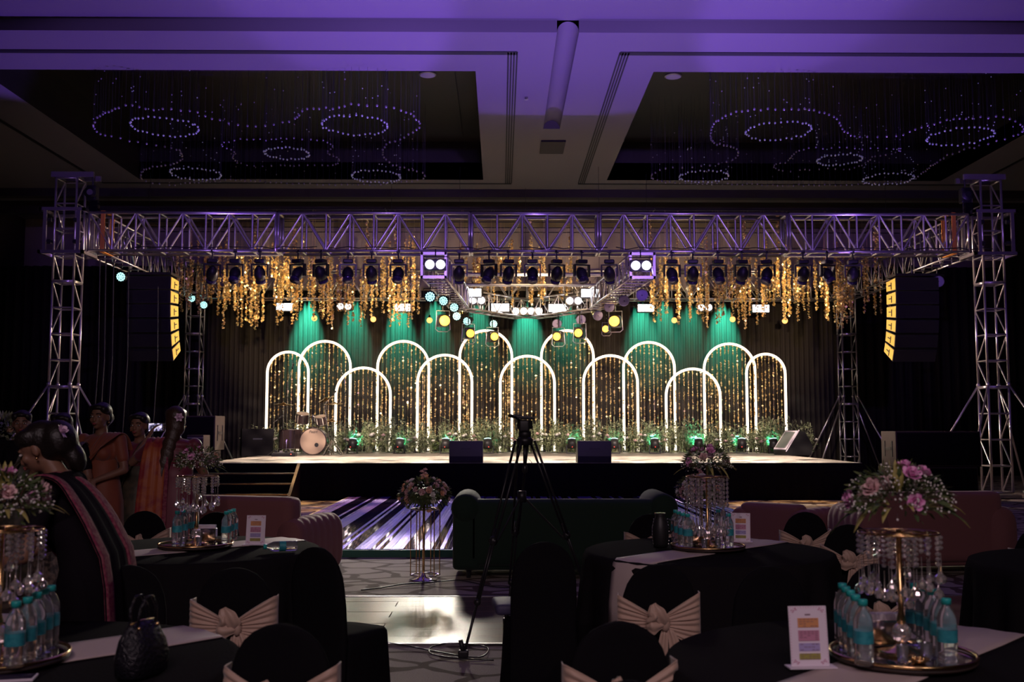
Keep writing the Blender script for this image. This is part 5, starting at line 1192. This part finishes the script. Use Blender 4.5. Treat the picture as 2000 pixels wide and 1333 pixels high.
# ================================================================== PEOPLE
MT['eye'] = mat('eye_white', (.7, .65, .6), .3); MT['iris'] = mat('iris', (.02, .012, .01), .2); MT['lips'] = mat('lips', (.34, .07, .07), .45)
def cap(g, p, q, r0, r1, n=12):
    g.cyl(p, q, r0, r1, n); g.ell(p, r0, n, 8); g.ell(q, r1, n, 8)
def hand(g, w_, d, nrm, curl=.5, s_=1):
    """palm with five unequal bent fingers; w_ wrist, d pointing direction, nrm palm normal"""
    d = Vector(d).normalized(); nrm = Vector(nrm); nrm = (nrm-d*nrm.dot(d)).normalized(); a = d.cross(nrm); rot = Matrix((a, d, nrm)).transposed()
    g.ell(w_+d*.045*s_, (.038*s_, .050*s_, .016*s_), 12, 8, rot)
    for i, (x, L) in enumerate(((-.030, .062), (-.011, .076), (.010, .080), (.030, .070))):
        p = w_+a*x*s_+d*.078*s_; c = curl*(.5+.12*i)
        for k, f in enumerate((.45, .32, .23)):
            dd = d*math.cos(c)+nrm*math.sin(c); q = p+dd*L*f*s_; cap(g, p, q, (.0095-.0008*k)*s_, (.0087-.0008*k)*s_, 8); p = q; c += curl*.55
    p = w_+a*.032*s_+d*.02*s_; q = p+(a*.75+d*.65+nrm*.25).normalized()*.036*s_; cap(g, p, q, .012*s_, .0105*s_, 8); cap(g, q, q+(d*.9+nrm*.4+a*.1).normalized()*.030*s_, .0105*s_, .0085*s_, 8)
def ribbon(g, pts, wv, folds=4, amp=.006, n=14):
    rows = []
    for k, (p, w_) in enumerate(zip(pts, wv)):
        p = Vector(p); w_ = Vector(w_); d = (Vector(pts[min(k+1, len(pts)-1)])-Vector(pts[max(k-1, 0)])).normalized(); nn = w_.cross(d).normalized()
        rows.append([p+w_*(2*j/n-1)+nn*amp*math.sin(2*PI*folds*j/n) for j in range(n+1)])
    return g.grid(rows)
def spline(ps, sub=5):
    ps = [Vector(p) for p in ps]; out = []; k = len(ps)
    for i in range(k-1):
        p0, p1, p2, p3 = [ps[min(max(i+d, 0), k-1)] for d in (-1, 0, 1, 2)]
        for j in range(sub): t = j/sub; out.append(.5*((2*p1)+(p2-p0)*t+(2*p0-5*p1+4*p2-p3)*t*t+(3*p1-p0-3*p2+p3)*t**3))
    return out+[ps[-1]]
def person(lb, loc, rz, Ht, sari, blouse, arms, hair='bun', hairm='hair', lean=0, border=None, headrot=(0, 0, 0), vox=.011, flower=False, drape_front=True, skirt='same'):
    """origin between the feet, facing +Y; arms: ((elbow, wrist, direction, palm normal) for left (-x), right)"""
    o = thing('person', lb, 'person', loc, rz); s_ = Ht/1.68; V = Vector
    LN = Matrix.Translation((0, 0, .95)) @ Matrix.Rotation(-lean, 4, 'X') @ Matrix.Translation((0, 0, -.95))
    def up(p): return LN @ V(p)
    body = M()
    sp = [up((0, -.005, 1.0)), up((0, 0, 1.12)), up((0, .005, 1.28)), up((0, -.01, 1.40))]
    body.ell((0, 0, .95), (.165, .125, .13), 16, 10)
    body.ell(up((0, 0, 1.10)), (.125, .095, .14), 16, 10, LN.to_3x3()); body.ell(up((0, .01, 1.27)), (.150, .11, .15), 16, 10, LN.to_3x3()); body.ell(up((0, -.01, 1.365)), (.165, .08, .06), 16, 10, LN.to_3x3())
    for q in (-1, 1): body.ell(up((q*.07, .085, 1.25)), (.062, .055, .06), 12, 8)
    HC = up((0, .025, 1.565)); HR = LN.to_3x3() @ Euler(headrot).to_matrix()
    def hd(p): return HC+HR @ V(p)
    cap(body, up((0, -.012, 1.36)), hd((0, -.018, -.07)), .056, .046)
    body.ell(hd((0, -.008, .022)), (.074, .092, .092), 18, 12, HR); body.ell(hd((0, .020, -.040)), (.056, .066, .068), 16, 10, HR); body.ell(hd((0, .058, -.088)), (.024, .020, .018), 10, 8, HR)
    body.ell(hd((0, .088, -.022)), (.0115, .016, .022), 10, 8, HR); body.ell(hd((0, .097, -.034)), (.015, .011, .010), 10, 8, HR); body.ell(hd((0, .083, -.060)), (.022, .012, .011), 10, 8, HR)
    for q in (-1, 1):
        body.ell(hd((q*.073, -.005, -.012)), (.010, .018, .030), 8, 8, HR); body.ell(hd((q*.040, .060, -.028)), (.022, .020, .022), 10, 8, HR); body.ell(hd((q*.030, .080, .018)), (.022, .008, .007), 8, 6, HR)
        cap(body, V((q*.09, 0, .90)), V((q*.095, .01, .50)), .082, .052); cap(body, V((q*.095, .01, .50)), V((q*.095, -.01, .09)), .052, .034); body.ell((q*.095, .06, .035), (.038, .11, .033), 12, 8)
    sl = M()
    for q, (el, wr, dr, nm) in zip((-1, 1), arms):
        sh = up((q*.165, -.01, 1.365)); el, wr = V(el), V(wr)
        cap(body, sh, el, .047, .036); cap(body, el, wr, .036, .024); hand(body, wr, V(dr), V(nm))
        cap(sl, sh, sh.lerp(el, .62), .059, .052)
    b_ = voxel(body, vox*.8, 'body', 'skin', o)
    for q in (-1, 1):
        M().ell(hd((q*.031, .0795, .0)), (.0125, .007, .0065), 10, 8, HR).build('eye', 'eye', b_, True); M().ell(hd((q*.031, .0855, .0)), (.0055, .003, .0058), 8, 6, HR).build('iris', 'iris', b_, True)
        M().tube([hd((q*.013, .089, .021)), hd((q*.03, .090, .027)), hd((q*.05, .078, .021))], .0035, 5).build('eyebrow', hairm, b_, True)
        M().ell(hd((q*.080, .0, -.048)), .007, 8, 6).build('earring', 'gold', b_, True)
    M().ell(hd((0, .0945, -.057)), (.019, .006, .0045), 10, 6, HR).ell(hd((0, .0935, -.065)), (.016, .006, .005), 10, 6, HR).build('lips', 'lips', b_, True)
    # blouse
    sl.ell(up((0, .012, 1.27)), (.163, .122, .145), 18, 10, LN.to_3x3()); sl.ell(up((0, -.01, 1.365)), (.172, .088, .058), 16, 10, LN.to_3x3())
    for q in (-1, 1): sl.ell(up((q*.07, .088, 1.25)), (.069, .062, .067), 12, 8)
    voxel(sl, vox, 'blouse', blouse, o, 2)
    # skirt of the sari: pleated loft
    g = M(); n = 72; R_ = []
    for z, a, c, w_ in ((.02, .27, .235, 1.3), (.3, .235, .20, 1), (.6, .215, .18, .6), (.85, .205, .165, .3), (1.0, .175, .14, .1), (1.10, .152, .120, .0), (1.19, .158, .124, 0), (1.2, .14, .11, 0)):
        ring = []
        for k in range(n):
            t = 2*PI*k/n; fr = max(0, math.sin(t)); f = 1+w_*(.025*math.sin(9*t)+.05*fr**4*math.sin(26*t)*.5); p = V((a*f*math.cos(t), c*f*math.sin(t), z)); ring.append(up(p) if z > .95 else p)
        R_.append(ring)
    g.loft(R_); g.build('sari_skirt', sari if skirt == 'same' else skirt, o, True)
    # pallu: from the right hip across the chest, over the left shoulder and down the back
    pts = spline([(.17, .02, .98), (.08, .15, 1.08), (-.02, .168, 1.22), (-.09, .125, 1.35), (-.125, .02, 1.425), (-.13, -.09, 1.36), (-.13, -.145, 1.18), (-.14, -.17, .9), (-.15, -.21, .5)])
    wv = spline([(.0, .03, .10), (-.03, .02, .105), (-.07, .0, .085), (-.085, 0, .03), (-.085, .0, .0), (-.09, 0, .0), (-.11, 0, 0), (-.12, 0, 0), (-.13, 0, 0)])
    P2 = [up(p) if p.z > .95 else V(p) for p in pts]; W2 = [(LN.to_3x3() @ w_) if p.z > .95 else w_ for p, w_ in zip(pts, wv)]
    if lean: W2 = [w_*(1+.9*max(0, min(1, (k-18)/10))) for k, w_ in enumerate(W2)]
    g = ribbon(M(), P2, W2, 4, .006); pa = g.build('sari_pallu', sari, o, True, solid=.006)
    if border:
        for e, kw in (((-1, .9),) if not lean else ((-1, .78), (1, .78))):
            g = ribbon(M(), [p+w_*e*kw+(LN.to_3x3() @ V((0, 0, .0))) for p, w_ in zip(P2, W2)], [w_*(.2 if lean else .13) for w_ in W2], .5, .001, 4); g.build('border', border, pa, True, solid=.016)
    # hair
    h = M(); h.ell(hd((0, -.028, .040)), (.084, .092, .088), 20, 12, HR); h.ell(hd((0, -.055, -.01)), (.080, .060, .085), 16, 10, HR)
    for q in (-1, 1): h.ell(hd((q*.055, .018, .062)), (.035, .060, .042), 12, 8, HR)
    h.ell(hd((0, .022, .078)), (.068, .066, .036), 14, 8, HR)
    if hair == 'bun': h.ell(hd((0, -.125, -.01)), (.055, .045, .055), 14, 10, HR)
    if hair == 'bigbun': h.ell(hd((0, -.10, .0)), (.095, .085, .10), 14, 10, HR); h.ell(hd((.01, -.13, -.10)), (.06, .05, .08), 14, 10, HR)
    if hair == 'long':
        for k, (y, z, a, c) in enumerate(((-.06, -.06, .080, .06), (-.08, -.13, .064, .045), (-.10, -.20, .060, .04), (-.12, -.28, .062, .035), (-.135, -.36, .055, .03), (-.145, -.44, .035, .022))): h.ell(hd((-.02*k, y, z)), (a, c, .08), 14, 10)
    voxel(h, .010, 'hair', hairm, o, 2)
    if flower is not False:
        g = M(); fp_ = hd(flower); rose(g, fp_, .030, R, HR @ V((flower[0]*3, -.8, .3)), 2)
        for k in range(6): a = k*PI/3; d = HR @ V((math.cos(a), -.35, math.sin(a))); g.leafq(fp_, d, HR @ V((0, -1, 0)), .040, .026, .1)
        g.build('hair_flower', 'flw', o, True)
    o.scale = (s_, s_, s_); return o
MT['flw'] = mat('hair_flower', (.85, .62, .78), .5)
rest = (((-.23, .02, 1.10), (-.17, .14, .95), (.3, .6, -.5), (1, 0, 0)), ((.23, .02, 1.10), (.17, .14, .95), (-.3, .6, -.5), (-1, 0, 0)))
clasp = (((-.24, .03, 1.11), (-.05, .20, 1.02), (1, .2, -.2), (0, -1, 0)), ((.24, .03, 1.11), (.06, .22, 1.00), (-1, .2, -.2), (0, -1, 0)))
def pl(px, py, Y): p = at(px, py, Y); return p.x, p.z
# back row, facing the camera
x, z = pl(44, 799, 9.6); person('person in dark clothes at the far left, standing behind the bending woman', (x, 9.6, 0), PI+.35, z-.02, 'darksari', 'blacksari', rest)
x, z = pl(124, 804, 9.1); person('smiling person in a patterned black sari, in front of the left tower', (x, 9.1, 0), PI+.15, z-.02, 'patsari', 'blacksari', clasp, border='blacksari')
x, z = pl(200, 784, 9.3); person('person in a rust orange sari with clasped hands, standing', (x, 9.3, 0), PI-.15, z-.02, 'orangesari', 'orangesari', clasp)
x, z = pl(275, 803, 9.5); person('person in a dark greenish sari, face half hidden by a raised hand', (x, 9.5, 0), PI-.1, z-.02, 'darksari', 'maroon', rest, hair='bun')
# the one taking a picture, back to the camera
x, z = pl(343, 791, 8.75)
sarm = (((-.36, .12, 1.22), (-.27, .27, 1.42), (.35, .25, .9), (.9, .3, -.2)), ((.24, .05, 1.12), (.10, .24, 1.25), (-.5, .3, .6), (-1, 0, 0)))
person('person with long brown hair in a red and gold sari, holding up a phone', (x, 8.75, 0), .12, z-.02, 'redsari', 'maroon', sarm, hair='long', hairm='hairb', border='pinkborder', flower=(-.0+.03, -.125, .03), headrot=(0, 0, .15), skirt='maroon')
ph = at(305, 835, 9.05); o = thing('phone', 'phone held up with its lit screen facing the camera', 'phone', ph, .12)
M().rbox((0, 0, 0), (.150, .010, .078), .004).build('phone_body', 'bmetal', o, False)
def screen():
    m = bpy.data.materials.new('phone_screen'); m.use_nodes = True; nt = m.node_tree; b = nt.nodes['Principled BSDF']; N = nt.nodes.new; L = nt.links.new
    tc = N('ShaderNodeTexCoord'); n_ = N('ShaderNodeTexNoise'); n_.inputs['Scale'].default_value = 38; n_.inputs['Detail'].default_value = 2; L(tc.outputs['Object'], n_.inputs['Vector'])
    r = N('ShaderNodeValToRGB'); e = r.color_ramp.elements; e[0].position = .42; e[0].color = (.03, .03, .05, 1); e[1].position = .62; e[1].color = (1, .9, 1, 1); q = e.new(.52); q.color = (.35, .30, .6, 1)
    L(n_.outputs['Fac'], r.inputs[0]); L(r.outputs[0], b.inputs['Emission Color']); b.inputs['Emission Strength'].default_value = 1.0; b.inputs['Base Color'].default_value = (.02, .02, .02, 1); return m
MT['screen'] = screen(); M().box((-.005, -.0058, 0), (.115, .0012, .068)).build('screen', 'screen', o); g = M()
for k in range(4): g.box((.062, -.006, -.025+.017*k), (.008, .001, .006))
g.build('screen_icons', 'card', o)
# the bending woman, close to the camera, turned to the left
larm = (((-.27, .22, 1.03), (-.20, .46, .95), (.1, .95, -.2), (.3, -.2, -1)), ((.25, .24, 1.04), (.12, .50, .96), (-.1, .95, -.2), (-.3, -.2, -1)))
bw = person('close dark-haired person in a black sari, bending over the near left table', (at(190, 1000, 4.75).x, 4.74, 0), PI/2+.05, 1.62, 'blacksari', 'blacksari', larm, hair='bigbun', lean=.42, border='pinkborder', flower=(-.09, -.15, .02), vox=.009)
s_ = 1.66/1.68
def wloc(p): return p
LN = Matrix.Translation((0, 0, .95)) @ Matrix.Rotation(-.42, 4, 'X') @ Matrix.Translation((0, 0, -.95))
wr = Vector((-.20, .46, .95)); el = Vector((-.27, .22, 1.03)); d = (wr-el).normalized(); a, b_ = frame(d)
for nm, t, r_, m_, wd in (('watch_strap', .90, .030, 'bmetal', .012), ('bangle', .975, .0295, 'gold', .004)):
    c = el.lerp(wr, t); M().tube([c+(a*math.cos(2*PI*k/20)+b_*math.sin(2*PI*k/20))*r_ for k in range(20)], wd, 6, True).build(nm, m_, bw, True)
c = el.lerp(wr, .90)+Vector((-.030, 0, .012)); M().rbox(c, (.014, .036, .040), .005, d.to_track_quat('Y', 'Z').to_matrix()).build('watch_face', 'watchf', bw) if 'watchf' in MT else None
MT['watchf'] = mat('watch_glass', (.25, .22, .42), .12); M().rbox(c, (.014, .036, .040), .005, d.to_track_quat('Y', 'Z').to_matrix()).build('watch_face', 'watchf', bw)
# flowers at the far left edge behind the group
rr = random.Random(44); p = at(2, 835, 9.9); o = thing('flower_pedestal', 'tall flower arrangement cut by the left edge, behind the dark-clothed person', 'flower stand', (p.x, 9.9, 0))
M().lathe([(.15, 0), (.13, .03), (.02, .06), (.02, 1.35)], n=18).build('pedestal', 'gold', o, True); g = M()
for k in range(240):
    v = Vector((rr.gauss(0, 1), rr.gauss(0, 1), rr.gauss(0, 1))).normalized(); g.leafq((v.x*.16, v.y*.16, 1.48+v.z*.14), v, (rr.uniform(-1, 1), 0, 1), .09, .035)
tag(g.build('greenery', 'leaf', o), kind='stuff')
for k in range(14): v = Vector((rr.gauss(0, 1), rr.gauss(0, 1), rr.gauss(0, 1))).normalized(); g = M(); rose(g, (v.x*.19, v.y*.19, 1.48+v.z*.16), .03, rr, v); g.build('blossom', 'peach', o)
# keep prototypes tidy: nothing else to do
